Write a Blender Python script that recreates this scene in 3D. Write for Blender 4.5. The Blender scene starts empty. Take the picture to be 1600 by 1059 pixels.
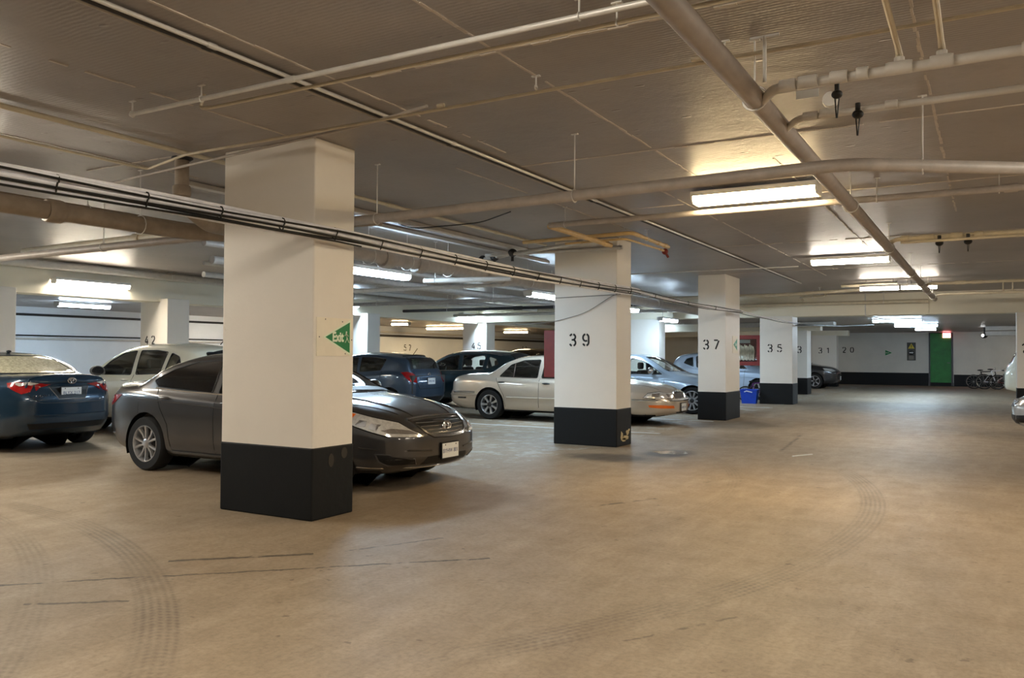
import bpy, bmesh, math, random
import numpy as np
from mathutils import Vector, Matrix
from mathutils.bvhtree import BVHTree
from mathutils.geometry import delaunay_2d_cdt
random.seed(7)
PI = math.pi
SC = bpy.context.scene
COL = SC.collection

# ------------------------------------------------------------------ camera
cam_d = bpy.data.cameras.new('camera'); cam = bpy.data.objects.new('camera', cam_d); COL.objects.link(cam)
cam_d.sensor_width = 36.0; cam_d.lens = 1300.0 / 1600.0 * 36.0; cam_d.clip_start = 0.05; cam_d.clip_end = 300
_y, _p, _r = math.radians(29.8), math.radians(1.19), math.radians(0.3)
fw = Vector((-math.sin(_y) * math.cos(_p), math.cos(_y) * math.cos(_p), math.sin(_p)))
rt = Vector((math.cos(_y), math.sin(_y), 0)); up = rt.cross(fw)
rt2 = rt * math.cos(_r) + up * math.sin(_r); up2 = up * math.cos(_r) - rt * math.sin(_r)
M = Matrix((rt2, up2, -fw)).transposed().to_4x4(); M.translation = Vector((0, 0, 1.42))
cam.matrix_world = M
SC.camera = cam
# ------------------------------------------------------------------ world and exposure
w = bpy.data.worlds.new('world'); SC.world = w; w.use_nodes = True
w.node_tree.nodes['Background'].inputs[0].default_value = (0.5, 0.5, 0.5, 1)
w.node_tree.nodes['Background'].inputs[1].default_value = 0.02
SC.view_settings.view_transform = 'Standard'; SC.view_settings.look = 'None'
SC.view_settings.gamma = 1.0; SC.view_settings.use_curve_mapping = False
SC.view_settings.exposure = 2.45
WARM = (1.0, 0.76, 0.42); NEUT = (1.0, 0.90, 0.74); COOL = (0.60, 0.81, 1.0)
LAMP = 13.0          # radiance of a tube diffuser

# ------------------------------------------------------------------ materials
def srgb(r, g, b):
    f = lambda c: (c / 255 / 12.92) if c / 255 <= 0.04045 else ((c / 255 + 0.055) / 1.055) ** 2.4
    return (f(r), f(g), f(b), 1)
MATS = {}
def new_mat(name):
    m = bpy.data.materials.new(name); m.use_nodes = True
    nt = m.node_tree; b = nt.nodes['Principled BSDF']
    MATS[name] = m
    return m, nt, b
def nd(nt, t, **kw):
    n = nt.nodes.new(t)
    for k, v in kw.items():
        if k.startswith('i_'):
            key = k[2:]
            n.inputs[int(key) if key.isdigit() else key.replace('_', ' ')].default_value = v
        else: setattr(n, k, v)
    return n
def mathn(nt, op, a, b=None, c=None, clamp=False):
    n = nt.nodes.new('ShaderNodeMath'); n.operation = op; n.use_clamp = clamp
    for i, v in enumerate((a, b, c)):
        if v is None: continue
        if isinstance(v, (int, float)): n.inputs[i].default_value = v
        else: nt.links.new(v, n.inputs[i])
    return n.outputs[0]
def mixc(nt, f, a, b, typ='MIX'):
    n = nt.nodes.new('ShaderNodeMix'); n.data_type = 'RGBA'; n.blend_type = typ
    if isinstance(f, (int, float)): n.inputs[0].default_value = f
    else: nt.links.new(f, n.inputs[0])
    for i, v in ((6, a), (7, b)):
        if isinstance(v, tuple): n.inputs[i].default_value = v
        else: nt.links.new(v, n.inputs[i])
    return n.outputs[2]
def noise(nt, vec, scale, detail=4, rough=0.6, dim='3D'):
    n = nt.nodes.new('ShaderNodeTexNoise'); n.inputs['Scale'].default_value = scale
    n.inputs['Detail'].default_value = detail; n.inputs['Roughness'].default_value = rough
    if vec is not None: nt.links.new(vec, n.inputs['Vector'])
    return n.outputs['Fac']
def ramp(nt, fac, p0, p1, c0=(0, 0, 0, 1), c1=(1, 1, 1, 1)):
    n = nt.nodes.new('ShaderNodeValToRGB'); e = n.color_ramp.elements
    e[0].position = p0; e[0].color = c0; e[1].position = p1; e[1].color = c1
    nt.links.new(fac, n.inputs[0]); return n.outputs[0]
def bump(nt, b, h, strength, dist):
    n = nt.nodes.new('ShaderNodeBump'); n.inputs['Strength'].default_value = strength; n.inputs['Distance'].default_value = dist
    nt.links.new(h, n.inputs['Height']); nt.links.new(n.outputs[0], b.inputs['Normal'])
def simple(name, col, rough=0.5, metal=0.0, vary=0.12, nscale=8.0, bmp=0.0, coat=0.0, spec=0.5):
    m, nt, b = new_mat(name)
    tc = nt.nodes.new('ShaderNodeTexCoord').outputs['Object']
    f = noise(nt, tc, nscale, 4)
    c = mixc(nt, ramp(nt, f, 0.3, 0.75), tuple(x * (1 - vary) for x in col[:3]) + (1,), tuple(min(1, x * (1 + vary)) for x in col[:3]) + (1,))
    nt.links.new(c, b.inputs['Base Color'])
    b.inputs['Roughness'].default_value = rough; b.inputs['Metallic'].default_value = metal
    b.inputs['Coat Weight'].default_value = coat; b.inputs['Coat Roughness'].default_value = 0.04
    b.inputs['Specular IOR Level'].default_value = spec
    if bmp: bump(nt, b, noise(nt, tc, nscale * 6, 3), bmp, 0.01)
    return m
def emit(name, col, strength):
    m, nt, b = new_mat(name)
    b.inputs['Base Color'].default_value = (0.9, 0.9, 0.9, 1)
    b.inputs['Emission Color'].default_value = tuple(col) + (1,); b.inputs['Emission Strength'].default_value = strength
    return m
def glass(name, tint, gloss=0.25):
    m = bpy.data.materials.new(name); m.use_nodes = True; nt = m.node_tree; nt.nodes.clear(); MATS[name] = m
    out = nt.nodes.new('ShaderNodeOutputMaterial'); tr = nt.nodes.new('ShaderNodeBsdfTransparent'); gl = nt.nodes.new('ShaderNodeBsdfGlossy')
    tr.inputs[0].default_value = tint; gl.inputs['Roughness'].default_value = 0.03
    fr = nt.nodes.new('ShaderNodeFresnel'); fr.inputs[0].default_value = 1.5
    mx = nt.nodes.new('ShaderNodeMixShader')
    f = mathn(nt, 'ADD', mathn(nt, 'MULTIPLY', fr.outputs[0], 1.4), gloss * 0.2, clamp=True)
    nt.links.new(f, mx.inputs[0]); nt.links.new(tr.outputs[0], mx.inputs[1]); nt.links.new(gl.outputs[0], mx.inputs[2])
    nt.links.new(mx.outputs[0], out.inputs[0]); return m

def dusty_glare(name, tint, dust_glare_col, amt):
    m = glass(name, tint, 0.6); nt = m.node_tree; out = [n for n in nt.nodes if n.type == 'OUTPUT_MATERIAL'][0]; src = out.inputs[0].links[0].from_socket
    df = nt.nodes.new('ShaderNodeBsdfDiffuse'); df.inputs[0].default_value = dust_glare_col; mx = nt.nodes.new('ShaderNodeMixShader')  # pale diffuse layer carries dust speckle and a painted reflection
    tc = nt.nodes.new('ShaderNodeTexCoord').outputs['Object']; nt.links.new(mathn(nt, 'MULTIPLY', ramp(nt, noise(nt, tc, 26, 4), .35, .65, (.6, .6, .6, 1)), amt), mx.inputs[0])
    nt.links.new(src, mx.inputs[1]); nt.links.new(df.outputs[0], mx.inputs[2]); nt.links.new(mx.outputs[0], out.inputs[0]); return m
def floor_material():
    m, nt, b = new_mat('floor_concrete')
    tc = nt.nodes.new('ShaderNodeTexCoord').outputs['Object']
    sx = nt.nodes.new('ShaderNodeSeparateXYZ'); nt.links.new(tc, sx.inputs[0]); X, Y = sx.outputs[0], sx.outputs[1]
    n1 = noise(nt, tc, 0.45, 5, 0.62); n2 = noise(nt, tc, 3.0, 6, 0.7); n3 = noise(nt, tc, 30.0, 4, 0.75)
    # stretched scuffing along the aisle
    mp = nt.nodes.new('ShaderNodeMapping'); mp.inputs['Scale'].default_value = (3.2, 0.7, 1); mp.inputs['Rotation'].default_value = (0, 0, 0.5)
    nt.links.new(tc, mp.inputs[0]); n4 = noise(nt, mp.outputs[0], 1.3, 6, 0.7)
    c = mixc(nt, ramp(nt, n1, 0.3, 0.72), srgb(144, 127, 106), srgb(172, 152, 126))
    c = mixc(nt, mathn(nt, 'MULTIPLY', ramp(nt, n2, 0.42, 0.75), 0.35), c, srgb(112, 98, 82))
    c = mixc(nt, mathn(nt, 'MULTIPLY', ramp(nt, n4, 0.45, 0.7), 0.35), c, srgb(190, 172, 148))
    c = mixc(nt, mathn(nt, 'MULTIPLY', ramp(nt, n3, 0.42, 0.68), 0.38), c, srgb(96, 84, 68))
    mp2 = nt.nodes.new('ShaderNodeMapping'); mp2.inputs['Scale'].default_value = (9.0, 1.6, 1); mp2.inputs['Rotation'].default_value = (0, 0, 0.78); nt.links.new(tc, mp2.inputs[0])
    c = mixc(nt, mathn(nt, 'MULTIPLY', ramp(nt, noise(nt, mp2.outputs[0], 1.4, 7, .75), 0.56, 0.72), 0.42), c, srgb(104, 88, 68))
    c = mixc(nt, mathn(nt, 'MULTIPLY', ramp(nt, noise(nt, tc, 7.0, 3, .6), 0.67, 0.72), 0.5), c, srgb(74, 60, 46))
    c = mixc(nt, mathn(nt, 'MULTIPLY', ramp(nt, noise(nt, tc, 0.9, 6, .7), 0.52, 0.68), 0.32), c, srgb(112, 92, 66))
    wob = mathn(nt, 'MULTIPLY', mathn(nt, 'SUBTRACT', noise(nt, tc, 1.6, 5, 0.7), 0.5), 0.22)
    def line(x0, y0, x1, y1, wd, amt, col, thr=0.5):
        nonlocal c
        dx, dy = x1 - x0, y1 - y0; L = math.hypot(dx, dy); ux, uy = dx / L, dy / L
        rx = mathn(nt, 'SUBTRACT', X, x0); ry = mathn(nt, 'SUBTRACT', Y, y0)
        t = mathn(nt, 'ADD', mathn(nt, 'MULTIPLY', rx, ux), mathn(nt, 'MULTIPLY', ry, uy))
        d = mathn(nt, 'ADD', mathn(nt, 'MULTIPLY', rx, -uy), mathn(nt, 'MULTIPLY', ry, ux))
        d = mathn(nt, 'ABSOLUTE', mathn(nt, 'ADD', mathn(nt, 'ADD', d, mathn(nt, 'MULTIPLY', wob, 0.35)), mathn(nt, 'MULTIPLY', mathn(nt, 'SUBTRACT', noise(nt, tc, 9.0, 4, .7), 0.5), 0.07)))
        f = mathn(nt, 'SUBTRACT', 1.0, mathn(nt, 'DIVIDE', d, wd), clamp=True)
        inside = mathn(nt, 'MULTIPLY', mathn(nt, 'GREATER_THAN', t, 0.0), mathn(nt, 'LESS_THAN', t, L))
        brk = ramp(nt, noise(nt, tc, 5.0, 3), thr - 0.1, thr)
        c = mixc(nt, mathn(nt, 'MULTIPLY', mathn(nt, 'MULTIPLY', f, inside), mathn(nt, 'MULTIPLY', brk, amt)), c, col)
    def ring(cx, cy, r, wd, amt, a0, a1, col, tread=True):
        nonlocal c
        rx = mathn(nt, 'SUBTRACT', X, cx); ry = mathn(nt, 'SUBTRACT', Y, cy)
        rr = mathn(nt, 'SQRT', mathn(nt, 'ADD', mathn(nt, 'MULTIPLY', rx, rx), mathn(nt, 'MULTIPLY', ry, ry)))
        d = mathn(nt, 'SUBTRACT', rr, r); ad = mathn(nt, 'ABSOLUTE', d)
        f = ramp(nt, mathn(nt, 'DIVIDE', ad, wd), 0.75, 1.0, (1, 1, 1, 1), (0, 0, 0, 1))
        an = mathn(nt, 'ARCTAN2', ry, rx)
        ins = mathn(nt, 'MULTIPLY', mathn(nt, 'SMOOTH_MIN', mathn(nt, 'MULTIPLY', mathn(nt, 'SUBTRACT', an, a0), 8, clamp=True), 1, 0.1), mathn(nt, 'MULTIPLY', mathn(nt, 'SUBTRACT', a1, an), 8, clamp=True))
        if tread:
            s1 = mathn(nt, 'ADD', mathn(nt, 'MULTIPLY', mathn(nt, 'SINE', mathn(nt, 'MULTIPLY', d, 150.0)), 0.35), 0.65)
            s2 = mathn(nt, 'ADD', mathn(nt, 'MULTIPLY', mathn(nt, 'SINE', mathn(nt, 'ADD', mathn(nt, 'MULTIPLY', an, r * 120.0), mathn(nt, 'MULTIPLY', ad, 60.0))), 0.25), 0.75)
            f = mathn(nt, 'MULTIPLY', f, mathn(nt, 'MULTIPLY', s1, s2))
        brk = ramp(nt, noise(nt, tc, 1.1, 4), 0.3, 0.6)
        c = mixc(nt, mathn(nt, 'MULTIPLY', mathn(nt, 'MULTIPLY', f, ins), mathn(nt, 'MULTIPLY', brk, amt)), c, col)
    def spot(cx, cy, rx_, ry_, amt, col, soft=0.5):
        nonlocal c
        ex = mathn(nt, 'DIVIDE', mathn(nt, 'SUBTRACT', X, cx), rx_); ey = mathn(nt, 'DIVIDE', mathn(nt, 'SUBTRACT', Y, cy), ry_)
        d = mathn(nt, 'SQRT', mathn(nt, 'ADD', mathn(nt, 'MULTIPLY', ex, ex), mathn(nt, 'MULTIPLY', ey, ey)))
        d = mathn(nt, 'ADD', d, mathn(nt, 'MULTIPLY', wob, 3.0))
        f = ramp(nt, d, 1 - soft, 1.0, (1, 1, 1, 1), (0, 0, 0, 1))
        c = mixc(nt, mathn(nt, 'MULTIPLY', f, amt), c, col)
    dark = srgb(62, 52, 42); crack = srgb(48, 38, 32)
    ring(-9.64, 7.84, 8.72, 0.14, 0.5, -0.62, 0.45, dark)
    ring(-8.44, -3.04, 7.54, 0.13, 0.5, 0.6, 1.6, dark)
    ring(-9.81, -4.82, 9.15, 0.11, 0.35, 0.6, 1.5, dark)
    ring(-9.6, 7.8, 7.3, 0.10, 0.22, -0.3, 0.7, dark)
    ring(21.7, 13.9, 25.4, 0.12, 0.25, 2.6, 3.1, dark)
    line(-5.6, 2.58, -3.05, 5.03, 0.024, 1.0, crack, 0.46)
    line(-4.9, 3.82, -4.2, 4.49, 0.04, 0.95, crack, 0.45)
    line(-4.75, 2.74, -4.3, 3.09, 0.028, 0.9, crack, 0.45)
    line(-4.1, 4.6, -3.7, 5.4, 0.022, 0.8, crack, 0.52)
    line(-3.3, 7.2, -2.9, 8.0, 0.045, 0.8, crack, 0.52)
    line(-2.74, 13.0, -3.0, 15.9, 0.05, 0.6, crack, 0.5)
    line(-1.6, 3.9, -1.2, 4.6, 0.02, 0.6, crack, 0.55)
    spot(-4.6, 10.9, 0.9, 0.55, 0.75, srgb(52, 46, 40)); spot(-4.1, 11.8, 0.45, 0.7, 0.8, srgb(40, 36, 32))
    spot(-4.6, 17.6, 1.2, 1.6, 0.5, srgb(58, 50, 42)); spot(-3.9, 14.5, 1.0, 1.5, 0.3, srgb(70, 60, 48))
    spot(-7.5, 17.0, 3.0, 1.2, 0.5, srgb(60, 56, 52)); spot(-8.2, 8.0, 2.4, 0.9, 0.55, srgb(52, 44, 36))
    spot(-4.6, 6.9, 1.0, 1.1, 0.4, srgb(88, 64, 44)); spot(-12.8, 7.2, 2.2, 1.0, 0.5, srgb(50, 44, 38))
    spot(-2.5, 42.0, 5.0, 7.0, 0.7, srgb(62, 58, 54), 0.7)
    # worn pale paint in the stalls behind the columns
    ins = mathn(nt, 'MULTIPLY', mathn(nt, 'LESS_THAN', X, -5.4), mathn(nt, 'GREATER_THAN', Y, 9.0))
    c = mixc(nt, mathn(nt, 'MULTIPLY', mathn(nt, 'MULTIPLY', ins, ramp(nt, n2, 0.5, 0.62)), 0.55), c, srgb(196, 196, 190))
    nt.links.new(c, b.inputs['Base Color'])
    r = mathn(nt, 'ADD', mathn(nt, 'MULTIPLY', n2, 0.3), 0.44)
    nt.links.new(r, b.inputs['Roughness']); b.inputs['Specular IOR Level'].default_value = 0.4
    bump(nt, b, mathn(nt, 'ADD', mathn(nt, 'MULTIPLY', n3, 0.5), n2), 0.25, 0.006)
    return m
def ceiling_material():
    m, nt, b = new_mat('ceiling_painted_concrete')
    tc = nt.nodes.new('ShaderNodeTexCoord').outputs['Object']
    n1 = noise(nt, tc, 0.5, 5, 0.6); n2 = noise(nt, tc, 4.0, 5, 0.6)
    c = mixc(nt, ramp(nt, n1, 0.3, 0.7), srgb(142, 136, 133), srgb(166, 159, 155))
    c = mixc(nt, mathn(nt, 'MULTIPLY', ramp(nt, n2, 0.55, 0.75), 0.3), c, srgb(114, 107, 103))
    nt.links.new(c, b.inputs['Base Color'])
    b.inputs['Roughness'].default_value = 0.42; b.inputs['Specular IOR Level'].default_value = 0.5
    mp = nt.nodes.new('ShaderNodeMapping'); mp.inputs['Scale'].default_value = (1, 2.2, 1); nt.links.new(tc, mp.inputs[0])
    vo = nt.nodes.new('ShaderNodeTexVoronoi'); vo.inputs['Scale'].default_value = 2.3; nt.links.new(mp.outputs[0], vo.inputs['Vector'])
    lump = ramp(nt, vo.outputs['Distance'], 0.02, 0.10, (1, 1, 1, 1), (0, 0, 0, 1))
    wv = nt.nodes.new('ShaderNodeTexWave'); wv.inputs['Scale'].default_value = 9.0; wv.inputs['Distortion'].default_value = 3.0; wv.bands_direction = 'Y'
    nt.links.new(tc, wv.inputs['Vector'])
    h = mathn(nt, 'ADD', mathn(nt, 'MULTIPLY', n2, 0.5), mathn(nt, 'MULTIPLY', lump, 0.8))
    h = mathn(nt, 'ADD', h, mathn(nt, 'MULTIPLY', wv.outputs['Fac'], 0.05))
    bump(nt, b, h, 0.55, 0.03)
    return m
def paint_wall(name, col, dirt=0.25, rough=0.5):
    m, nt, b = new_mat(name)
    tc = nt.nodes.new('ShaderNodeTexCoord').outputs['Object']
    n1 = noise(nt, tc, 1.2, 5, 0.6); n2 = noise(nt, tc, 14, 5, 0.6); n3 = noise(nt, tc, 3.4, 6, 0.75)
    d = tuple(x * 0.72 for x in col[:3]) + (1,)
    c = mixc(nt, mathn(nt, 'MULTIPLY', ramp(nt, n1, 0.4, 0.8), dirt), col, d)
    c = mixc(nt, mathn(nt, 'MULTIPLY', ramp(nt, n3, 0.66, 0.74), dirt * 1.2), c, (d[0] * .8, d[1] * .74, d[2] * .62, 1))
    nt.links.new(c, b.inputs['Base Color']); b.inputs['Roughness'].default_value = rough; b.inputs['Specular IOR Level'].default_value = 0.3
    bump(nt, b, mathn(nt, 'ADD', n2, mathn(nt, 'MULTIPLY', n3, 1.5)), 0.25, 0.006)
    return m
def carpaint(name, col, metal=0.55, rough=0.32):
    m, nt, b = new_mat(name)
    tc = nt.nodes.new('ShaderNodeTexCoord').outputs['Object']
    f = noise(nt, tc, 500, 2); g = noise(nt, tc, 3, 4)
    c = mixc(nt, f, tuple(x * 0.85 for x in col[:3]) + (1,), tuple(min(1, x * 1.15) for x in col[:3]) + (1,))
    c = mixc(nt, mathn(nt, 'MULTIPLY', g, 0.04), c, (0.35, 0.32, 0.28, 1))
    nt.links.new(c, b.inputs['Base Color'])
    b.inputs['Metallic'].default_value = metal; b.inputs['Roughness'].default_value = rough
    b.inputs['Coat Weight'].default_value = 1.0; b.inputs['Coat Roughness'].default_value = 0.05
    return m

floor_material(); ceiling_material()
paint_wall('white_paint', srgb(238, 233, 225)); paint_wall('beam_paint', srgb(236, 229, 210)); paint_wall('wall_paint', srgb(230, 227, 219), 0.35); paint_wall('wall_white', srgb(238, 240, 243), 0.25)
paint_wall('black_paint', srgb(14, 17, 20), 0.5, 0.6)
simple('grey_pipe', srgb(178, 170, 163), 0.45, vary=0.14); simple('white_pipe', srgb(206, 202, 196), 0.4, vary=0.08)
simple('brown_pipe', srgb(152, 138, 122), 0.5, vary=0.15); simple('duct_pipe', srgb(164, 154, 146), 0.5, vary=0.1)
simple('steel', srgb(170, 168, 165), 0.35, 0.8); simple('dark_steel', srgb(60, 58, 58), 0.45, 0.5)
simple('galvanised', srgb(216, 214, 210), 0.35, 0.2, vary=0.1); simple('cream_pipe', srgb(206, 195, 172), 0.45, vary=0.1)
simple('ochre_pipe', srgb(214, 184, 132), 0.5, vary=0.12)
simple('black_plastic', srgb(9, 9, 10), 0.5, vary=0.2); simple('rubber', srgb(15, 15, 16), 0.75, vary=0.25, nscale=20)
simple('interior_grey', srgb(64, 63, 62), 0.8); simple('chrome', srgb(220, 220, 222), 0.12, 1.0, vary=0.03)
simple('alloy', srgb(190, 190, 192), 0.3, 0.75, vary=0.06); simple('cable_white', srgb(236, 236, 242), 0.4); simple('cable_grey', srgb(120, 116, 112), 0.5)
simple('cable_black', srgb(14, 14, 14), 0.5); simple('red_paint', srgb(124, 34, 26), 0.5, vary=0.15); simple('green_door', srgb(30, 128, 44), 0.5, vary=0.25, nscale=4)
simple('sign_green', srgb(0, 126, 70), 0.4, vary=0.06); simple('sign_plate', srgb(240, 233, 216), 0.5, vary=0.04); simple('sign_cream', srgb(232, 244, 222), 0.5, vary=0.03)
simple('stencil_black', srgb(24, 22, 22), 0.7, vary=0.3, nscale=40); simple('sign_grey', srgb(84, 82, 76), 0.5); simple('sign_yellow', srgb(228, 206, 60), 0.5, vary=0.05)
simple('plate_white', srgb(226, 228, 228), 0.4, vary=0.05); simple('plate_blue', srgb(40, 60, 120), 0.5); simple('blue_plastic', srgb(16, 70, 200), 0.4, vary=0.08)
simple('hose_cream', srgb(214, 206, 184), 0.8, vary=0.2, nscale=14); simple('purple', srgb(110, 40, 120), 0.4); simple('leaf_green', srgb(110, 160, 60), 0.5)
simple('lamp_reflector', srgb(225, 225, 228), 0.1, 0.9, vary=0.02); simple('amber', srgb(236, 108, 20), 0.2, vary=0.1, coat=1.0); simple('red_lens', srgb(150, 14, 16), 0.15, vary=0.12, coat=1.0)
simple('clear_lens', srgb(226, 224, 220), 0.12, 0.35, vary=0.2, nscale=30, coat=1.0); simple('paint_scar', srgb(196, 180, 140), 0.7); simple('housing_white', srgb(225, 225, 222), 0.4)
simple('dark_lens', srgb(60, 60, 62), 0.08, 0.4, coat=1.0); simple('wet', srgb(150, 150, 150), 0.05); simple('seam_grey', srgb(196, 186, 174), 0.45)
simple('copper', srgb(120, 96, 70), 0.5, 0.4)
glass('car_glass', (0.92, 0.97, 0.95, 1)); glass('tint_glass', (0.10, 0.10, 0.11, 1), 0.5); glass('cabinet_glass', (0.9, 0.93, 0.92, 1)); glass('teal_glass', (0.16, 0.26, 0.27, 1), 0.6)
dusty_glare('dusty_glare_glass', (.7, .74, .66, 1), srgb(226, 220, 190), .7)  # cream coat paints the ceiling reflection into the blue sedan's dusty rear window
emit('lamp_warm', WARM, LAMP); emit('lamp_neutral', NEUT, LAMP); emit('lamp_cool', COOL, LAMP * 1.6); emit('exit_red', (1.0, 0.16, 0.16), 2.2); emit('exit_letter', (1.0, 0.75, 0.72), 3.0)
emit('camera_led', (1, 1, 1), 6.0)

# ------------------------------------------------------------------ mesh helpers
class MB:
    def __init__(s): s.v = []; s.f = []
    def add(s, vs, fs):
        o = len(s.v); s.v += [tuple(p) for p in vs]; s.f += [tuple(i + o for i in f) for f in fs]; return s
    def box(s, x0, x1, y0, y1, z0, z1):
        v = [(x, y, z) for x in (x0, x1) for y in (y0, y1) for z in (z0, z1)]
        return s.add(v, [(0, 1, 3, 2), (4, 6, 7, 5), (0, 4, 5, 1), (2, 3, 7, 6), (0, 2, 6, 4), (1, 5, 7, 3)])
    def bar(s, a, b, wd, th):        # rectangular bar a->b
        a, b = Vector(a), Vector(b); d = (b - a).normalized()
        h = Vector((0, 0, 1)) if abs(d.z) < 0.9 else Vector((1, 0, 0))
        u = d.cross(h).normalized() * wd / 2; q = u.cross(d).normalized() * th / 2
        v = [p + i * u + j * q for p in (a, b) for i, j in ((-1, -1), (1, -1), (1, 1), (-1, 1))]
        return s.add(v, [(3, 2, 1, 0), (4, 5, 6, 7), (0, 1, 5, 4), (1, 2, 6, 5), (2, 3, 7, 6), (3, 0, 4, 7)])
    def tube(s, pts, r, n=10, caps=True):
        pts = [Vector(p) for p in pts]; k = len(pts); rs = r if isinstance(r, (list, tuple)) else [r] * k
        ds = []
        for i in range(k):
            a = pts[max(0, i - 1)]; b = pts[min(k - 1, i + 1)]; ds.append((b - a).normalized())
        h = Vector((0, 0, 1)) if abs(ds[0].z) < 0.9 else Vector((1, 0, 0))
        u = (h - ds[0] * h.dot(ds[0])).normalized(); vs = []
        for i in range(k):
            u = (u - ds[i] * u.dot(ds[i])); u = u.normalized() if u.length > 1e-6 else ds[i].orthogonal().normalized()
            q = ds[i].cross(u)
            for j in range(n):
                a = 2 * PI * j / n; vs.append(pts[i] + (u * math.cos(a) + q * math.sin(a)) * rs[i])
        fs = [(i * n + j, i * n + (j + 1) % n, (i + 1) * n + (j + 1) % n, (i + 1) * n + j) for i in range(k - 1) for j in range(n)]
        if caps: fs += [tuple(range(n))[::-1], tuple(range((k - 1) * n, k * n))]
        return s.add(vs, fs)
    def lathe(s, prof, n=32, axis='y', c=(0, 0, 0)):   # prof: list of (radius, height along axis)
        vs = []; k = len(prof)
        for r, h in prof:
            for j in range(n):
                a = 2 * PI * j / n; x, z = r * math.cos(a), r * math.sin(a)
                p = (x, h, z) if axis == 'y' else (x, z, h) if axis == 'z' else (h, x, z)
                vs.append((p[0] + c[0], p[1] + c[1], p[2] + c[2]))
        return s.add(vs, [(i * n + j, i * n + (j + 1) % n, (i + 1) * n + (j + 1) % n, (i + 1) * n + j) for i in range(k - 1) for j in range(n)])
    def prism(s, poly, fn0, fn1):   # poly 2d -> 3d by fn0 / fn1
        n = len(poly); v = [fn0(*p) for p in poly] + [fn1(*p) for p in poly]
        return s.add(v, [tuple(range(n))[::-1], tuple(range(n, 2 * n))] + [(i, (i + 1) % n, n + (i + 1) % n, n + i) for i in range(n)])
    def ellipsoid(s, c, r, n=14, m=9):
        pr = [(math.sin(PI * i / m), -math.cos(PI * i / m)) for i in range(m + 1)]
        vs = [(c[0] + r[0] * a * math.cos(2 * PI * j / n), c[1] + r[1] * a * math.sin(2 * PI * j / n), c[2] + r[2] * h) for a, h in pr for j in range(n)]
        return s.add(vs, [(i * n + j, i * n + (j + 1) % n, (i + 1) * n + (j + 1) % n, (i + 1) * n + j) for i in range(m) for j in range(n)])
    def mesh(s, name, smooth=False, angle=None):
        me = bpy.data.meshes.new(name); me.from_pydata(s.v, [], s.f)
        bm = bmesh.new(); bm.from_mesh(me); bmesh.ops.remove_doubles(bm, verts=bm.verts, dist=1e-5); bmesh.ops.recalc_face_normals(bm, faces=bm.faces)
        if smooth:
            for f in bm.faces: f.smooth = True
            if angle:
                for e in bm.edges:
                    if len(e.link_faces) == 2 and e.calc_face_angle(0) > angle: e.smooth = False
        bm.to_mesh(me); bm.free(); return me
    def build(s, name, mat, parent=None, smooth=False, loc=None, angle=0.6):
        me = s.mesh(name, smooth, angle); me.materials.append(MATS[mat] if isinstance(mat, str) else mat)
        o = bpy.data.objects.new(name, me); COL.objects.link(o)
        if parent: o.parent = parent
        if loc: o.location = loc
        return o
def tag(o, label, cat, group=None):
    o['label'] = label; o['category'] = cat
    if group: o['group'] = group
    return o
def struct(o, label=None):
    o['kind'] = 'structure'
    if label: o['label'] = label
    return o
def thing(name, label, cat, loc=(0, 0, 0), rz=0, group=None):
    o = bpy.data.objects.new(name, None); COL.objects.link(o); o.location = loc; o.rotation_euler = (0, 0, rz); o.empty_display_size = 0.2
    return tag(o, label, cat, group)
def bevbox(name, mat, x0, x1, y0, y1, z0, z1, parent=None, bev=0.01, seg=2):
    mb = MB().box(x0, x1, y0, y1, z0, z1); me = mb.mesh(name); bm = bmesh.new(); bm.from_mesh(me)
    bmesh.ops.bevel(bm, geom=list(bm.edges), offset=bev, segments=seg, affect='EDGES', profile=0.5)
    bm.to_mesh(me); bm.free(); me.materials.append(MATS[mat])
    o = bpy.data.objects.new(name, me); COL.objects.link(o)
    if parent: o.parent = parent
    return o
def text_mesh(txt, size, mat, name, parent, fn, spacing=1.0, depth=0.002, bold=0.0):   # fn maps (u,v,w) -> xyz, text centred on 0,0
    cu = bpy.data.curves.new('t', 'FONT'); cu.body = txt; cu.size = size; cu.align_x = 'CENTER'; cu.align_y = 'CENTER'; cu.space_character = spacing; cu.extrude = depth; cu.offset = bold; cu.resolution_u = 3
    o = bpy.data.objects.new('t', cu); COL.objects.link(o)
    dg = bpy.context.evaluated_depsgraph_get(); dg.update(); me = bpy.data.meshes.new_from_object(o.evaluated_get(dg))
    bpy.data.objects.remove(o); bpy.data.curves.remove(cu)
    for v in me.vertices: v.co = fn(*v.co)
    me.materials.clear(); me.materials.append(MATS[mat]); me.name = name
    ob = bpy.data.objects.new(name, me); COL.objects.link(ob); ob.parent = parent
    return ob
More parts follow.
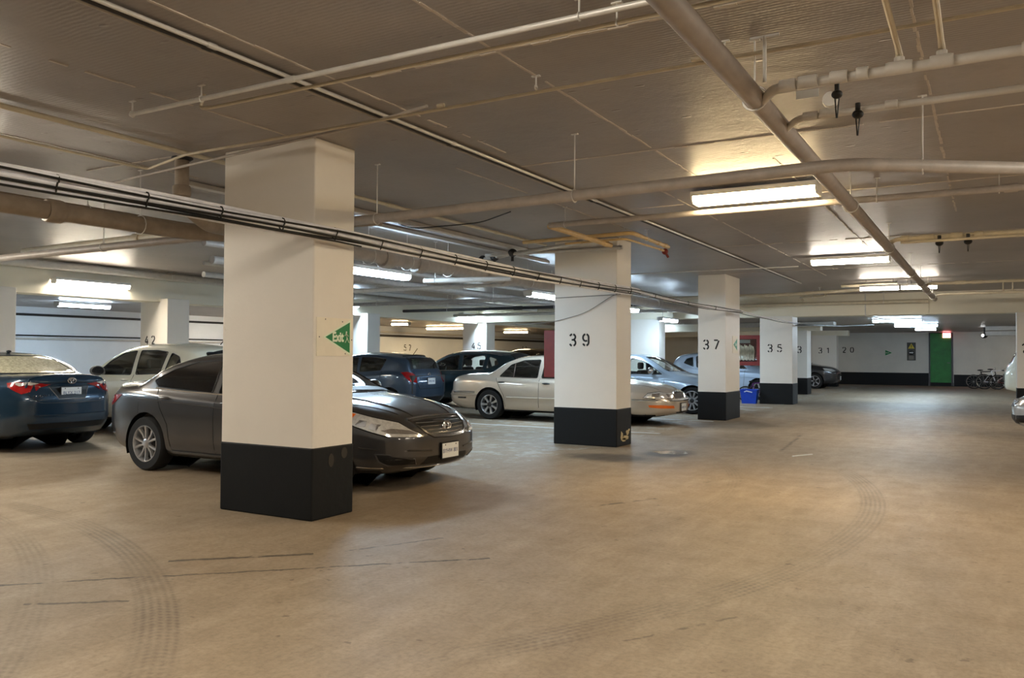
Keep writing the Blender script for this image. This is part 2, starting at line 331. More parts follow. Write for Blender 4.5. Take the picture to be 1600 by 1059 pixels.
# ---- stencil digits: strokes with the bridges of a cut stencil left open, unit box 0.6 x 1
def arc(cx, cy, rx, ry, a0, a1, n=7):
    return [(cx + rx * math.cos(math.radians(a0 + (a1 - a0) * i / n)), cy + ry * math.sin(math.radians(a0 + (a1 - a0) * i / n))) for i in range(n + 1)]
DIG = {
 '0': [arc(.3, .5, .26, .46, 100, 260), arc(.3, .5, .26, .46, -80, 80)],
 '1': [[(.12, .78), (.26, .9)], [(.34, .96), (.34, .04)]],
 '2': [arc(.3, .7, .26, .27, 165, 100), arc(.3, .7, .26, .27, 75, -40) + [(.12, .1)], [(.1, .04), (.56, .04)]],
 '3': [arc(.28, .73, .24, .23, 160, 100), arc(.28, .73, .25, .23, 75, -70) + [(.2, .5)], arc(.28, .27, .27, .25, 70, -70), arc(.28, .27, .25, .25, -105, -160)],
 '4': [[(.42, .96), (.06, .36)], [(.04, .28), (.58, .28)], [(.44, .6), (.44, .34)], [(.44, .22), (.44, .02)]],
 '5': [[(.52, .94), (.14, .94), (.1, .58)], arc(.28, .33, .28, .29, 115, 10), arc(.28, .33, .28, .29, -15, -80), arc(.28, .33, .26, .29, -110, -160)],
 '7': [[(.04, .94), (.44, .94)], [(.54, .9), (.2, .02)]],
 '9': [arc(.3, .68, .25, .28, 100, 300), arc(.3, .68, .25, .28, 75, -5) + [(.55, .4)] + arc(.3, .3, .25, .26, 0, -75), arc(.3, .3, .25, .26, -105, -160)],
}
def stencil(txt, h, gap, fn, parent, wd=0.15, name='stencil_number'):
    mb = MB(); adv = h * 0.6 + gap; tot = adv * len(txt) - gap
    for k, ch in enumerate(txt):
        for st in DIG[ch]:
            pts = [Vector((p[0] * h + k * adv - tot / 2, p[1] * h - h / 2)) for p in st]; L = []; R = []
            for i in range(len(pts)):
                d = (pts[min(i + 1, len(pts) - 1)] - pts[max(i - 1, 0)]).normalized(); nrm = Vector((-d.y, d.x)) * (wd * h / 2)
                L.append(pts[i] + nrm); R.append(pts[i] - nrm)
            for i in range(len(pts) - 1):
                q = [L[i], R[i], R[i + 1], L[i + 1]]
                mb.add([fn(p.x, p.y, 0.003) for p in q] + [fn(p.x, p.y, 0.0) for p in q], [(0, 1, 2, 3), (7, 6, 5, 4), (0, 4, 5, 1), (1, 5, 6, 2), (2, 6, 7, 3), (3, 7, 4, 0)])
    return mb.build(name, 'stencil_black', parent)

# ================================================================== the setting
ZC = 3.30; ZL = 2.78; XW0, XW1, YW0, YW1 = -24.0, 7.5, -8.0, 48.3; XB = -16.5; YB = 26.15
def slab(name, mat, x0, x1, y0, y1, z0, z1, label=None, parent=None):
    o = MB().box(x0, x1, y0, y1, z0, z1).build(name, mat, parent)
    return o if parent else struct(o, label)
slab('floor', 'floor_concrete', XW0 - .2, XW1 + .2, YW0 - .2, YW1 + .2, -0.2, 0.0, 'worn tan concrete garage floor with tyre marks and cracks')
ceil = slab('ceiling', 'ceiling_painted_concrete', XB, XW1 + .2, YW0 - .2, YB + .3, ZC, ZC + 0.2, 'brown-grey painted concrete ceiling slab with form lines')
slab('ceiling_aisle', 'ceiling_painted_concrete', XB, XW1 + .2, YB + .3, YW1 + .2, ZL, ZL + 0.2, 'lower ceiling slab beyond the cross beam')
slab('ceiling_stalls', 'ceiling_painted_concrete', XW0 - .2, XB - .1, YW0 - .2, YW1 + .2, ZL, ZL + 0.2, 'lower ceiling slab beyond the long beam')
wl = slab('wall_left', 'wall_white', XW0 - .2, XW0, YW0, YW1, 0, ZL, 'white painted wall behind the far parked cars')
wf = slab('wall_back', 'wall_paint', XW0, XW1, YW1, YW1 + .2, 0, ZL, 'white end wall with black painted base and green door')
slab('wall_right', 'wall_paint', XW1, XW1 + .2, YW0, YW1, 0, ZC); slab('wall_front', 'wall_paint', XW0, XW1, YW0 - .2, YW0, 0, ZC)
slab('baseboard_back', 'black_paint', XW0 + .02, -2.70, YW1 - .015, YW1 + .01, 0, 0.66, 'black painted band along the end wall left of the green door')
slab('baseboard_right', 'black_paint', -1.55, XW1 - .02, YW1 - .015, YW1 + .01, 0, 0.60, 'dark painted band along the end wall right of the green door')
slab('trim_1', 'beam_paint', XB - .3, XW1, YB, YB + .6, 2.67, ZC, 'cream concrete cross beam under the ceiling')
slab('trim_2', 'beam_paint', XB - .6, XB, YW0, YW1, 2.63, ZC, 'pale concrete beam running along the far column row')
slab('trim_3', 'beam_paint', XB - .5, -5.6, 33.6, 34.1, 2.48, ZL, 'pale beam over the column numbered 33')
slab('trim_4', 'beam_paint', XB - .5, -6.0, 43.8, 44.3, 2.52, ZL, 'pale beam over the column numbered 31')
# form lines left in the ceiling: raised ridges of paint and concrete
def ridge(pts, wd, mat='seam_grey', amp=0.35):
    mb = MB(); P = [Vector(p) for p in pts]
    for a, b in zip(P[:-1], P[1:]):
        n = max(2, int((b - a).length / 0.12)); d = (b - a).normalized(); q = Vector((-d.y, d.x))
        for i in range(n):
            if random.random() < 0.07: continue
            w2 = wd * (1 + random.uniform(-amp, amp)); p0 = a.lerp(b, i / n); p1 = a.lerp(b, (i + 1) / n); j = q * random.uniform(-.3, .3) * wd
            c = [p0 + j + q * w2 / 2, p0 + j - q * w2 / 2, p1 + j - q * w2 / 2, p1 + j + q * w2 / 2]; h = random.uniform(.003, .008)
            mb.add([(p.x, p.y, ZC + .002) for p in c] + [(p.x, p.y, ZC - h) for p in c], [(0, 1, 2, 3), (7, 6, 5, 4), (0, 4, 5, 1), (1, 5, 6, 2), (2, 6, 7, 3), (3, 7, 4, 0)])
    return mb.build('form_line', mat, ceil)
for x, y0, y1 in ((-3.86, 1.5, 6.6), (-2.62, 1.5, 9.0), (-4.6, 6.9, 12.0), (-0.35, 2.0, 12.0), (-1.75, 8.0, 18.0), (-5.2, 2.0, 5.2), (-7.3, 2, 6), (-3.2, 8.8, 20)): ridge([(x, y0), (x, y1)], 0.018)
for y, x0, x1 in ((4.36, -3.6, 0.2), (7.15, -4.0, 3.0), (9.9, -4.2, 3.0), (14.0, -4.5, 4.0), (5.2, -8.0, -5.8), (18.5, -5, 4)): ridge([(x0, y), (x1, y + .03)], 0.022)

# ------------------------------------------------------------------ columns
def column(label, x0, x1, y0, y1, num=None, ztop=ZC, nx=None, band=0.64, numz=1.69, h=0.20, black=True, gap=0.11):
    t = thing('concrete_column', label, 'column', ((x0 + x1) / 2, (y0 + y1) / 2, 0), 0, 'garage columns')
    ox, oy = (x0 + x1) / 2, (y0 + y1) / 2; a, b = (x1 - x0) / 2, (y1 - y0) / 2
    bevbox('shaft', 'white_paint', -a, a, -b, b, 0 if not black else band - .02, ztop, t, 0.012)
    if black: bevbox('black_base', 'black_paint', -a - .006, a + .006, -b - .006, b + .006, 0, band, t, 0.014)
    if num:
        px = (nx if nx is not None else ox) - ox
        stencil(num, h, gap, lambda u, v, w: (px + u, -b - 0.001 - w, numz + v), t)
    return t
c1 = column('white column with black base and green exit sign beside the dark grey sedan', -6.14, -5.02, 5.34, 5.86, band=0.625)
c39 = column('white column stencilled 39 with chipped black base', -6.17, -5.07, 12.17, 12.77, '39', nx=-5.72, band=0.60)
c37 = column('white column stencilled 37 with small green sign on its side', -5.77, -5.13, 18.64, 19.85, '37', nx=-5.46, h=0.22, numz=1.71)
c35 = column('white column stencilled 35 beside the blue bin', -6.13, -5.16, 26.12, 26.9, '35', ztop=2.69, nx=-5.68, h=0.24, numz=1.71, gap=.14)
c33 = column('narrow white column stencilled 33 between columns 35 and 31', -7.3, -6.10, 33.7, 34.5, '33', ztop=2.49, nx=-6.55, h=0.26, numz=1.74, gap=.16)
c31 = column('farthest white column of the aisle row stencilled 31', -7.7, -6.52, 43.7, 44.3, '31', ztop=2.54, nx=-7.1, h=0.28, numz=1.79, gap=.2)
column('white column stencilled 42 behind the white crossover', -17.2, -16.25, 12.55, 13.15, '42', ztop=2.70, nx=-16.85, h=.2, numz=1.75, black=False)
column('pale column under the far beam behind the blue-grey hatchback', -17.2, -16.25, 19.6, 20.2, None, ztop=2.70, black=False)
column('pale column stencilled 45 behind the teal crossover', -17.2, -16.15, 26.3, 26.9, '45', ztop=2.70, nx=-16.6, h=.24, numz=1.80, black=False)
column('pale column behind the silver sedan between columns 39 and 37', -10.42, -9.42, 26.2, 26.8, None, ztop=2.69, black=False)
column('pale column at the left edge of the photo behind the blue sedan', -17.2, -16.25, 8.55, 9.15, None, ztop=2.70, black=False)
c2 = column('white column at the right edge above the silver car nose', 0.66, 1.7, 26.15, 26.75, '29', ztop=2.69, nx=0.98, numz=1.71, h=.24)
# chips, seam tape and screws
mb = MB()
for (y, z, ry, rz) in ((12.36, .16, .05, .09), (12.52, .12, .14, .05), (12.60, .2, .07, .05), (12.45, .1, .1, .04), (12.66, .24, .05, .025)):
    n = 9; pl = [(y + ry * math.cos(2 * PI * i / n) * random.uniform(.6, 1.1), z + rz * math.sin(2 * PI * i / n) * random.uniform(.6, 1.1)) for i in range(n)]
    mb.prism(pl, lambda a, b: (-5.062, a, b), lambda a, b: (-5.058, a, b))
o = mb.build('paint_chip', 'paint_scar'); o.parent = c39; o.matrix_parent_inverse = Matrix.Translation(-Vector(c39.location)); o['label'] = 'bare patch chipped in the black paint'
mb = MB()
for (y, z, ry, rz) in ((5.57, .50, .035, .06), (5.74, .55, .04, .05)):
    pl = [(y + ry * math.cos(2 * PI * i / 12), z + rz * math.sin(2 * PI * i / 12)) for i in range(12)]
    mb.prism(pl, lambda a, b: (-5.0135, a, b), lambda a, b: (-5.012, a, b))
simple('scuff', srgb(52, 48, 43), 0.8); o = mb.build('scuff_mark', 'scuff'); o.parent = c1; o.matrix_parent_inverse = Matrix.Translation(-Vector(c1.location))
for (nm, tx, y0, z) in (('wall_number', '57', 31.9, 1.80), ('wall_number', '53', 43.4, 1.86)):
    stencil(tx, 0.3, 0.2, lambda u, v, w: (XW0 + .001 + w, y0 + u, z + v), wl, name=nm)
stencil('20', 0.30, 0.22, lambda u, v, w: (-6.62 + u, YW1 - .001 - w, 1.86 + v), wf, name='wall_number')

# ------------------------------------------------------------------ signs
t = thing('exit_sign', 'cream plate with green Exit triangle on the nearest column', 'sign', (-5.02, 5.6, 1.58))
def on1(u, v, w): return (w, u, v)          # local: u along +Y, v up, w out (+X)
MB().box(0, .006, -.225, .245, -.165, .17).build('plate', 'sign_plate', t)
MB().prism([(-.148, 0), (.213, .163), (.213, -.163)], lambda a, b: (.006, a, b), lambda a, b: (.008, a, b)).build('triangle_border', 'sign_cream', t)
MB().prism([(-.12, 0), (.197, .138), (.197, -.138)], lambda a, b: (.008, a, b), lambda a, b: (.010, a, b)).build('triangle', 'sign_green', t)
text_mesh('Exit', 0.118, 'sign_cream', 'lettering', t, lambda u, v, w: (.0105 + w * .5, u * .8 + .040, v + .0), 1.0, .002, .0045)
mb = MB()
for a, b in (((.145, .035), (.158, -.005)), ((.158, -.005), (.182, -.04)), ((.158, -.005), (.132, -.04)), ((.148, .028), (.175, .01)), ((.148, .028), (.126, .014)), ((.155, .0), (.15, .03))):
    mb.bar((.0115, a[0], a[1] * 1.15), (.0115, b[0], b[1] * 1.15), .011, .003)
mb.ellipsoid((.0115, .15, .048), (.002, .009, .009)); mb.build('running_figure', 'sign_cream', t)
for (u, v) in ((-.12, .155), (.14, -.145), (-.195, 0), (.225, -.02), (.1, .14)): MB().lathe([(0.0, .0065), (.005, .0065), (.006, .0085), (0, .0095)], 8, 'x', (0, u, v)).build('screw', 'dark_steel', t, True)
def wall_tri(label, loc, rz, k, right, plate):
    t = thing('exit_sign', label, 'sign', loc, rz); s = 1 if right else -1
    if plate: MB().box(-.22 * k, .22 * k, -.006, 0, -.2 * k, .2 * k).build('plate', 'sign_plate', t)
    MB().prism([(s * .18 * k, 0), (-s * .17 * k, .16 * k), (-s * .17 * k, -.16 * k)], lambda a, b: (a, -.008, b), lambda a, b: (a, -.004, b)).build('triangle_border', 'sign_cream', t)
    MB().prism([(s * .155 * k, 0), (-s * .155 * k, .135 * k), (-s * .155 * k, -.135 * k)], lambda a, b: (a, -.010, b), lambda a, b: (a, -.006, b)).build('triangle', 'sign_green', t)
    text_mesh('Exit', .1 * k, 'sign_cream', 'lettering', t, lambda u, v, w: (u - s * .05 * k, -.0105 - w * .5, v))
wall_tri('small green exit triangle pointing right on the end wall', (-4.6, YW1 - .001, 1.71), 0, 1.05, True, False)
wall_tri('faded green exit triangle on the side of column 37', (-5.128, 19.42, 1.72), PI / 2, 1.0, False, True)
t = thing('warning_sign', 'tall grey sign with yellow warning triangle beside the green door', 'sign', (-3.51, YW1 - .001, 1.78))
MB().box(-.21, .21, -.012, 0, -.47, .47).build('panel', 'sign_grey', t)
MB().prism([(-.16, .15), (.16, .15), (0, .43)], lambda a, b: (a, -.014, b), lambda a, b: (a, -.011, b)).build('warning_triangle', 'sign_yellow', t)
MB().box(-.014, .014, -.017, -.013, .23, .34).box(-.014, .014, -.017, -.013, .175, .205).build('exclamation_mark', 'stencil_black', t)
MB().prism([(.14 * math.cos(2 * PI * i / 20), -.07 + .11 * math.sin(2 * PI * i / 20)) for i in range(20)], lambda a, b: (a, -.014, b), lambda a, b: (a, -.011, b)).build('black_disc', 'stencil_black', t)
MB().prism([(-.1, -.03), (.03, -.03), (.03, .0), (.11, -.06), (.03, -.12), (.03, -.09), (-.1, -.09)], lambda a, b: (a, -.017, b), lambda a, b: (a, -.013, b)).build('arrow', 'plate_white', t)
mb = MB()
for k in range(5): mb.box(-.13 + .02 * (k % 2), .13 - .03 * ((k + 1) % 2), -.0145, -.011, -.25 - .04 * k, -.235 - .04 * k)
mb.build('small_print_line', 'seam_grey', t)
# green door and its lit exit sign
t = thing('door_1', None, None, (-2.12, YW1, 0.0)); del t['label']; del t['category']; struct(t, 'green metal door in the end wall under a red exit sign')
MB().box(-.56, .56, -.03, 0, .0, .18).build('threshold', 'black_paint', t)
bevbox('door_leaf', 'green_door', -.50, .46, -.05, -.005, .18, 2.72, t, .008); mb = MB().box(-.57, -.50, -.06, 0, 0, 2.76).box(.46, .55, -.06, 0, 0, 2.76).box(-.5, .46, -.06, 0, 2.72, 2.76); mb.build('door_frame', 'dark_steel', t)
MB().tube([(.40, -.05, 1.2), (.40, -.1, 1.2), (.28, -.1, 1.2)], .012, 8).build('door_handle', 'steel', t, True)
t = thing('exit_sign', 'lit red exit sign above the green door', 'sign', (-1.86, YW1 - .08, 2.61)); MB().box(-.18, .18, -.03, .02, -.12, .12).build('sign_box', 'exit_red', t); text_mesh('EXIT', .15, 'exit_letter', 'lettering', t, lambda u, v, w: (u, -.0315 - w, v))

# ------------------------------------------------------------------ light fixtures
def lamp(label, x, y, z, along='x', L=1.25, W=0.20, col='warm', hang=0.0, group='fluorescent fixtures'):
    t = thing('fluorescent_fixture', label, 'light', (x, y, z), 0 if along == 'x' else PI / 2, group)
    h = L / 2
    pr = [(-W / 2, .0), (-W / 2, -.035), (-W * .36, -.075), (W * .36, -.075), (W / 2, -.035), (W / 2, .0)]
    MB().box(-h - .02, h + .02, -W / 2 - .012, W / 2 + .012, 0, .05).build('housing', 'housing_white', t)
    MB().prism(pr, lambda a, b: (-h, a, b), lambda a, b: (h, a, b)).build('diffuser', 'lamp_' + col, t)
    for s in (-1, 1): MB().prism([(a * 1.05, b * 1.06) for a, b in pr], lambda a, b: (s * h, a, b), lambda a, b: (s * (h + .018), a, b)).build('end_cap', 'housing_white', t)
    if hang:
        for s in (-1, 1): MB().tube([(s * h * .7, 0, .05), (s * h * .7, 0, .05 + hang)], .005, 6).build('hanger_rod', 'steel', t)
    return t
def batten(label, x, y, z, along='x', L=1.2, col='cool', hang=0.0): return lamp(label, x, y, z, along, L, .10, col, hang)
lamp('warm fluorescent fixture on the ceiling in front of the long grey pipe', -2.2, 9.15, 3.21, 'x', 1.3, .30, 'warm')
lamp('yellowish ceiling fluorescent fixture midway down the aisle', -2.17, 16.1, 3.21, 'x', 1.3, .24, 'neutral')
lamp('pair-left ceiling fluorescent fixture before the cream cross beam', -2.25, 21.6, 3.12, 'x', .85, .16, 'neutral', .13)
lamp('pair-right ceiling fluorescent fixture before the cream cross beam', -1.40, 21.6, 3.12, 'x', .75, .16, 'neutral', .13)
lamp('bright fixture just beyond the cross beam', -2.7, 31.1, 2.73, 'x', 1.5, .22, 'cool'); lamp('bright fixture closest to the green door', -2.45, 36.0, 2.73, 'x', 1.5, .22, 'cool')
lamp('small fixture nearest the end wall', -2.4, 41.0, 2.73, 'x', .8, .18, 'cool'); lamp('added fill fixture over the right stalls beyond the cross beam', 3.6, 33.0, 2.73, 'x', 1.3, .2, 'neutral'); lamp('added fill fixture over the right stalls near the end wall', 3.6, 43.0, 2.73, 'x', 1.3, .2, 'neutral')  # right-stall fixtures are added out of view to brighten the far wall
lamp('ceiling fixture over the near aisle above the viewer', -2.2, 2.0, 3.25, 'x', 1.3, .30, 'neutral'); lamp('ceiling fixture over the aisle behind the viewer', -2.2, -5.0, 3.25, 'x', 1.3, .30, 'neutral')
lamp('ceiling fixture over the stalls right of the aisle', 3.2, 9.0, 3.25, 'x', 1.3, .26, 'neutral'); lamp('added fill fixture over the stalls level with the nearest column', 2.4, 6.1, 3.25, 'y', 1.5, .30, 'neutral'); lamp('ceiling fixture over the stalls right of the near aisle', 3.4, 1.5, 3.25, 'x', 1.3, .24, 'neutral')  # the lengthwise fixture is added out of view to brighten the nearest column's side
lamp('ceiling fixture over the far right stalls', 3.6, 18.0, 3.25, 'x', 1.3, .24, 'neutral')
lamp('cool fluorescent tube hanging beside the nearest column', -8.33, 10.25, 2.74, 'y', 1.5, .22, 'cool', .5)
lamp('cool tube hanging left of column 39', -8.25, 15.7, 2.74, 'y', 1.25, .2, 'cool', .5)
lamp('cool tube hanging between columns 39 and 37', -8.7, 25.0, 2.60, 'y', 1.4, .18, 'cool', .6)
lamp('hanging tube over the nearest stalls left of view', -8.3, 3.6, 2.74, 'y', 1.5, .22, 'neutral', .5)
lamp('cool tube hanging over the stalls before column 37', -8.3, 20.6, 2.70, 'y', 1.25, .2, 'cool', .5)
lamp('warm white fluorescent tube on the long beam at the left', XB + .11, 10.8, 2.92, 'y', 1.65, .18, 'neutral')
lamp('cool tube on the long beam left of column 45', XB + .11, 18.6, 2.92, 'y', 1.3, .18, 'cool'); lamp('cool tube on the long beam above column 45', XB + .11, 25.6, 2.92, 'y', 1.3, .18, 'cool')
lamp('cool tube on the long beam out of sight at the left', XB + .11, 3.5, 2.92, 'y', 1.5, .18, 'cool')
lamp('warm tube beyond the long beam near number 57', -21.4, 31.3, 2.70, 'x', 2.0, .2, 'warm'); lamp('warm tube beyond the long beam above number 53', -21.2, 37.5, 2.70, 'x', 1.4, .2, 'warm')
lamp('short warm tube beyond the long beam near the far pale column', -20.2, 26.4, 2.70, 'x', .8, .18, 'warm')
lamp('tube against the left wall above the blue sedan', -20.4, 13.2, 2.70, 'y', 1.4, .2, 'cool'); lamp('tube beyond the beam right of column 42', -21.5, 20.0, 2.70, 'y', 1.4, .2, 'neutral')
lamp('added fill tube over the back-to-back stalls left of view', -12.3, 5.2, 2.74, 'y', 1.5, .22, 'neutral', .5); lamp('tube near the left wall out of sight', -20.4, 4.0, 2.70, 'y', 1.4, .2, 'cool'); lamp('tube over the far stalls between columns 33 and 31', -10.5, 38.5, 2.70, 'x', 1.2, .18, 'neutral')  # back-to-back stall tube is added out of view to light the blue sedan's tail
lamp('small tube over the far stalls behind column 37', -12.2, 33.0, 2.66, 'x', 1.0, .16, 'cool', .07)

# ================================================================== services under the ceiling
def smooth_path(pts, r=0.12, n=6):
    P = [Vector(p) for p in pts]; out = [P[0]]
    for a, b, c in zip(P[:-2], P[1:-1], P[2:]):
        d0 = (a - b); d1 = (c - b); q = min(r, d0.length * .45, d1.length * .45); p0 = b + d0.normalized() * q; p1 = b + d1.normalized() * q
        for i in range(n + 1):
            t = i / n; out.append(p0 * (1 - t) ** 2 + b * 2 * t * (1 - t) + p1 * t * t)
    return out + [P[-1]]
def pipe(name, label, cat, pts, r, mat, coup=(), hang=(), bend=0.12, n=12, cmat=None, group=None, ztop=ZC):
    o = MB().tube(smooth_path(pts, bend) if len(pts) > 2 else pts, r, n).build(name, mat, None, True); tag(o, label, cat, group)
    for (p, d, l) in coup:          # couplings: centre, direction, length
        p = Vector(p); d = Vector(d).normalized(); MB().tube([p - d * l / 2, p - d * l * .38, p + d * l * .38, p + d * l / 2], [r * 1.18, r * 1.3, r * 1.3, r * 1.18], n).build('coupling', cmat or mat, o, True)
    for (x, y, z, d) in hang:
        mb = MB(); R = r * 1.15; ring = [Vector((0, R * math.cos(2 * PI * i / 14), R * math.sin(2 * PI * i / 14))) if d == 'x' else Vector((R * math.cos(2 * PI * i / 14), 0, R * math.sin(2 * PI * i / 14))) for i in range(15)]
        mb.tube([v + Vector((x, y, z)) for v in ring], .006, 6); mb.tube([(x, y, z + R), (x, y, ztop)], .006, 6); mb.box(x - .03, x + .03, y - .012, y + .012, ztop - .008, ztop)
        mb.build('hanger', 'galvanised', o, True)
    return o
XR = 7.4
pipe('conduit', 'thick white conduit crossing the ceiling nearest the viewer', 'pipe', [(-5.52, 3.92, 3.2), (XR, 3.92, 3.2)], .017, 'galvanised', [((-3.9, 3.92, 3.2), (1, 0, 0), .08)], [(-5.5, 3.92, 3.2, 'x'), (-4.75, 3.92, 3.2, 'x'), (-1.85, 3.92, 3.2, 'x')])
pipe('conduit', 'thinner conduit just behind the thick white conduit', 'pipe', [(-4.9, 4.07, ZC), (-4.95, 4.07, 3.2), (-4.8, 4.07, 3.19), (XR, 4.07, 3.19)], .012, 'cream_pipe', [], [(-1.7, 4.07, 3.19, 'x')], .05)
pipe('conduit', 'conduit passing over the nearest column top', 'pipe', [(-6.85, 3.0, 3.16), (-6.85, 5.05, 3.16), (-6.2, 4.95, 3.2), (XR, 4.87, 3.22)], .012, 'cream_pipe', [((-1.5, 4.875, 3.219), (1, 0, 0), .1), ((-3.4, 4.89, 3.215), (1, 0, 0), .06)], [(-2.62, 4.88, 3.22, 'x'), (-1.35, 4.88, 3.22, 'x')], .06)
pipe('conduit', 'second conduit running beside the one over the nearest column', 'pipe', [(-7.9, 5.25, 3.14), (-4.2, 5.02, 3.22), (-3.6, 5.0, ZC - .03)], .012, 'grey_pipe')
for k, (x, r, m, y1) in enumerate(((-4.03, .014, 'galvanised', 21.5), (-4.075, .016, 'dark_steel', 21.0), (-4.12, .012, 'grey_pipe', 9.0))):
    pipe('conduit', ('bright steel conduit of the long trio along the ceiling', 'dark steel conduit of the long trio along the ceiling', 'thin grey conduit of the long trio along the ceiling')[k], 'pipe', [(x, -6, 3.27), (x, y1, 3.27)], r, m, [((x, y, 3.27), (0, 1, 0), .07) for y in (3.4, 6.0, 9.0 if k < 2 else 5.0)], group='long ceiling conduits')
PZ = 2.76; PY = 6.40
pipe('water_pipe', 'long grey pipe crossing behind the nearest column with a bend at right', 'pipe', [(-15.8, PY + .05, PZ - .04), (-5.5, PY, PZ), (-.86, PY - .15, PZ + .03), (6.8, 11.6, PZ + .05)], .047, 'grey_pipe',
     [((-6.75, PY, PZ - .01), (1, 0, 0), .3)], [(-5.2, PY, PZ, 'x'), (-3.02, PY - .08, PZ + .015, 'x'), (-.4, 6.58, PZ + .03, 'x'), (-9.5, PY, PZ - .02, 'x')], .2)
pipe('water_pipe', 'grey pipe under the warm fixture ending in an ochre branch', 'pipe', [(-4.82, 9.35, 3.08), (XR, 9.42, 3.08)], .035, 'grey_pipe', [((.2, 9.4, 3.08), (1, 0, 0), .12)], [(-1.0, 9.38, 3.08, 'x'), (.1, 9.4, 3.08, 'x'), (-4.6, 9.36, 3.08, 'x')])
pipe('water_pipe', 'ochre branch pipe dropping toward the top of column 39', 'pipe', [(-4.85, 9.42, 3.08), (-4.87, 11.45, 3.08)], .036, 'ochre_pipe', [((-4.87, 11.25, 3.08), (0, 1, 0), .16)])
pipe('sprinkler_pipe', 'cream pipe turning beside the head of column 39', 'pipe', [(-6.2, 11.16, 3.17), (-4.75, 11.02, 3.17), (-4.36, 11.0, 3.17), (-4.36, 12.55, 3.15)], .028, 'ochre_pipe', [((-4.36, 12.1, 3.156), (0, 1, 0), .12), ((-4.36, 12.4, 3.152), (0, 1, 0), .16), ((-5.3, 11.07, 3.17), (1, -.1, 0), .12)], [(-4.36, 11.6, 3.16, 'y')], .1)
o = pipe('sprinkler_pipe', 'thin cream pipe below the one turning beside column 39', 'pipe', [(-5.5, 11.2, 3.11), (-4.5, 11.12, 3.11), (-4.44, 12.6, 3.10)], .016, 'ochre_pipe', [((-4.44, 12.45, 3.10), (0, 1, 0), .12)], [], .1)
MB().ellipsoid((-4.44, 12.62, 3.09), (.05, .06, .05)).tube([(-4.44, 12.62, 3.09), (-4.40, 12.66, 3.0)], .02, 8).build('valve_body', 'red_paint', o, True)
pipe('conduit', 'pale pipe clamped across the head of column 39', 'pipe', [(-7.4, 12.0, 3.13), (-4.95, 12.1, 3.13)], .03, 'white_pipe', [], [(-6.6, 12.03, 3.13, 'x'), (-5.0, 12.1, 3.13, 'x')])
# large drain pipe along the aisle
PX, PZ7 = -1.19, 2.95
pipe('drain_pipe', 'large brown-grey pipe running the length of the aisle ceiling', 'pipe', [(PX, -7.5, PZ7), (PX, 23.9, PZ7)], .062, 'duct_pipe', [((PX, 20.6, PZ7), (0, 1, 0), .16)],
     [(PX, y, PZ7, 'y') for y in (4.95, 8.9, 12.6, 16.4, 18.8, 21.2, 23.0)])
# sprinkler mains joining it from the right
def sprinkler(label, y, z, r, mat, x1=XR, sp=(), tee=()):
    o = pipe('sprinkler_pipe', label, 'pipe', [(PX + .02, y + .2, z - .02), (PX + .14, y + .02, z), (x1, y - .12, z)], r, mat, [((PX + .22, y, z), (1, 0, 0), .09)] + [((x, y - .015, z), (1, 0, 0), l) for x, l in sp], (), .06)
    for x, d, zz in tee:
        MB().tube([(x, y, z + r), (x, y, z + r + .05), (x, y - .1, z + r + .06), (x, y - d, zz)], [r * .9, r * .62, r * .55, r * .5], 10).build('riser_pipe', 'cream_pipe', o, True)
        MB().tube([(x, y, z + r * .6), (x, y, z + r + .03)], r * .95, 10).build('tee', mat, o, True)
    return o
s1 = sprinkler('white sprinkler pipe with tees and tagged valve at top right', 4.80, 2.95, .028, 'white_pipe', sp=((-.86, .10), (-.70, .09), (-.58, .06), (-.40, .13), (-.20, .11), (.2, .1)), tee=((-.40, 1.6, 3.08), (-.20, 1.6, 3.10)))
s2 = sprinkler('white sprinkler pipe with round gauge below the tagged one', 5.48, 2.95, .022, 'white_pipe', sp=((-.86, .10), (-.5, .07)))
MB().box(-.92, -.80, 4.77, 4.775, 2.855, 2.90).build('valve_tag', 'plate_white', s1)
def valve(p, parent, rr=.035):
    x, y, z = p; mb = MB().ellipsoid(p, (rr, rr, rr * .8)).tube([(x, y, z + rr * 2), p], rr * .45, 8); mb.tube([(x - .012, y, z), (x - .004, y, z - .13)], .004, 5).tube([(x + .012, y, z), (x, y, z - .13)], .004, 5); mb.build('drain_valve', 'black_plastic', parent, True)
valve((-.71, 4.80, 2.86), s1, .03); valve((-.68, 5.40, 2.90), s2, .034)
mb = MB().lathe([(0, -.02), (.045, -.02), (.05, 0), (.05, .02), (.035, .025), (0, .012)], 16, 'y', (-.84, 5.42, 3.02)); mb.tube([(-.84, 5.46, 2.95), (-.84, 5.46, 3.0)], .012, 8); mb.build('pressure_gauge', 'galvanised', s2, True)
mb = MB().tube([(-1.08, 4.72, 2.96), (-1.08, 4.72, 3.22)], .011, 8).bar((-1.16, 4.72, 3.22), (-1.0, 4.72, 3.22), .016, .012); mb.build('hanger', 'galvanised', s1, True)
s3 = sprinkler('cream sprinkler pipe with valves halfway down the aisle', 12.3, 3.03, .030, 'cream_pipe', sp=((-.7, .16), (-.35, .14), (-.1, .1)), tee=()); valve((-.55, 12.2, 2.93), s3, .05); valve((-.22, 12.2, 2.93), s3, .05)
pipe('sprinkler_pipe', 'thin cream pipe just below the cream sprinkler pipe', 'pipe', [(-1.0, 12.1, 2.95), (XR, 11.75, 2.95)], .018, 'cream_pipe')
s4 = sprinkler('cream pipe crossing the far right ceiling before the beam', 19.6, 3.0, .032, 'cream_pipe', sp=((-.5, .2), (-.2, .2)))
s5 = sprinkler('thin pipe with small risers along the cross beam at right', 23.6, 3.05, .03, 'cream_pipe', sp=((-.4, .3), (0.0, .2), (.5, .2)), tee=((.32, .1, 3.28), (.52, .1, 3.28)))
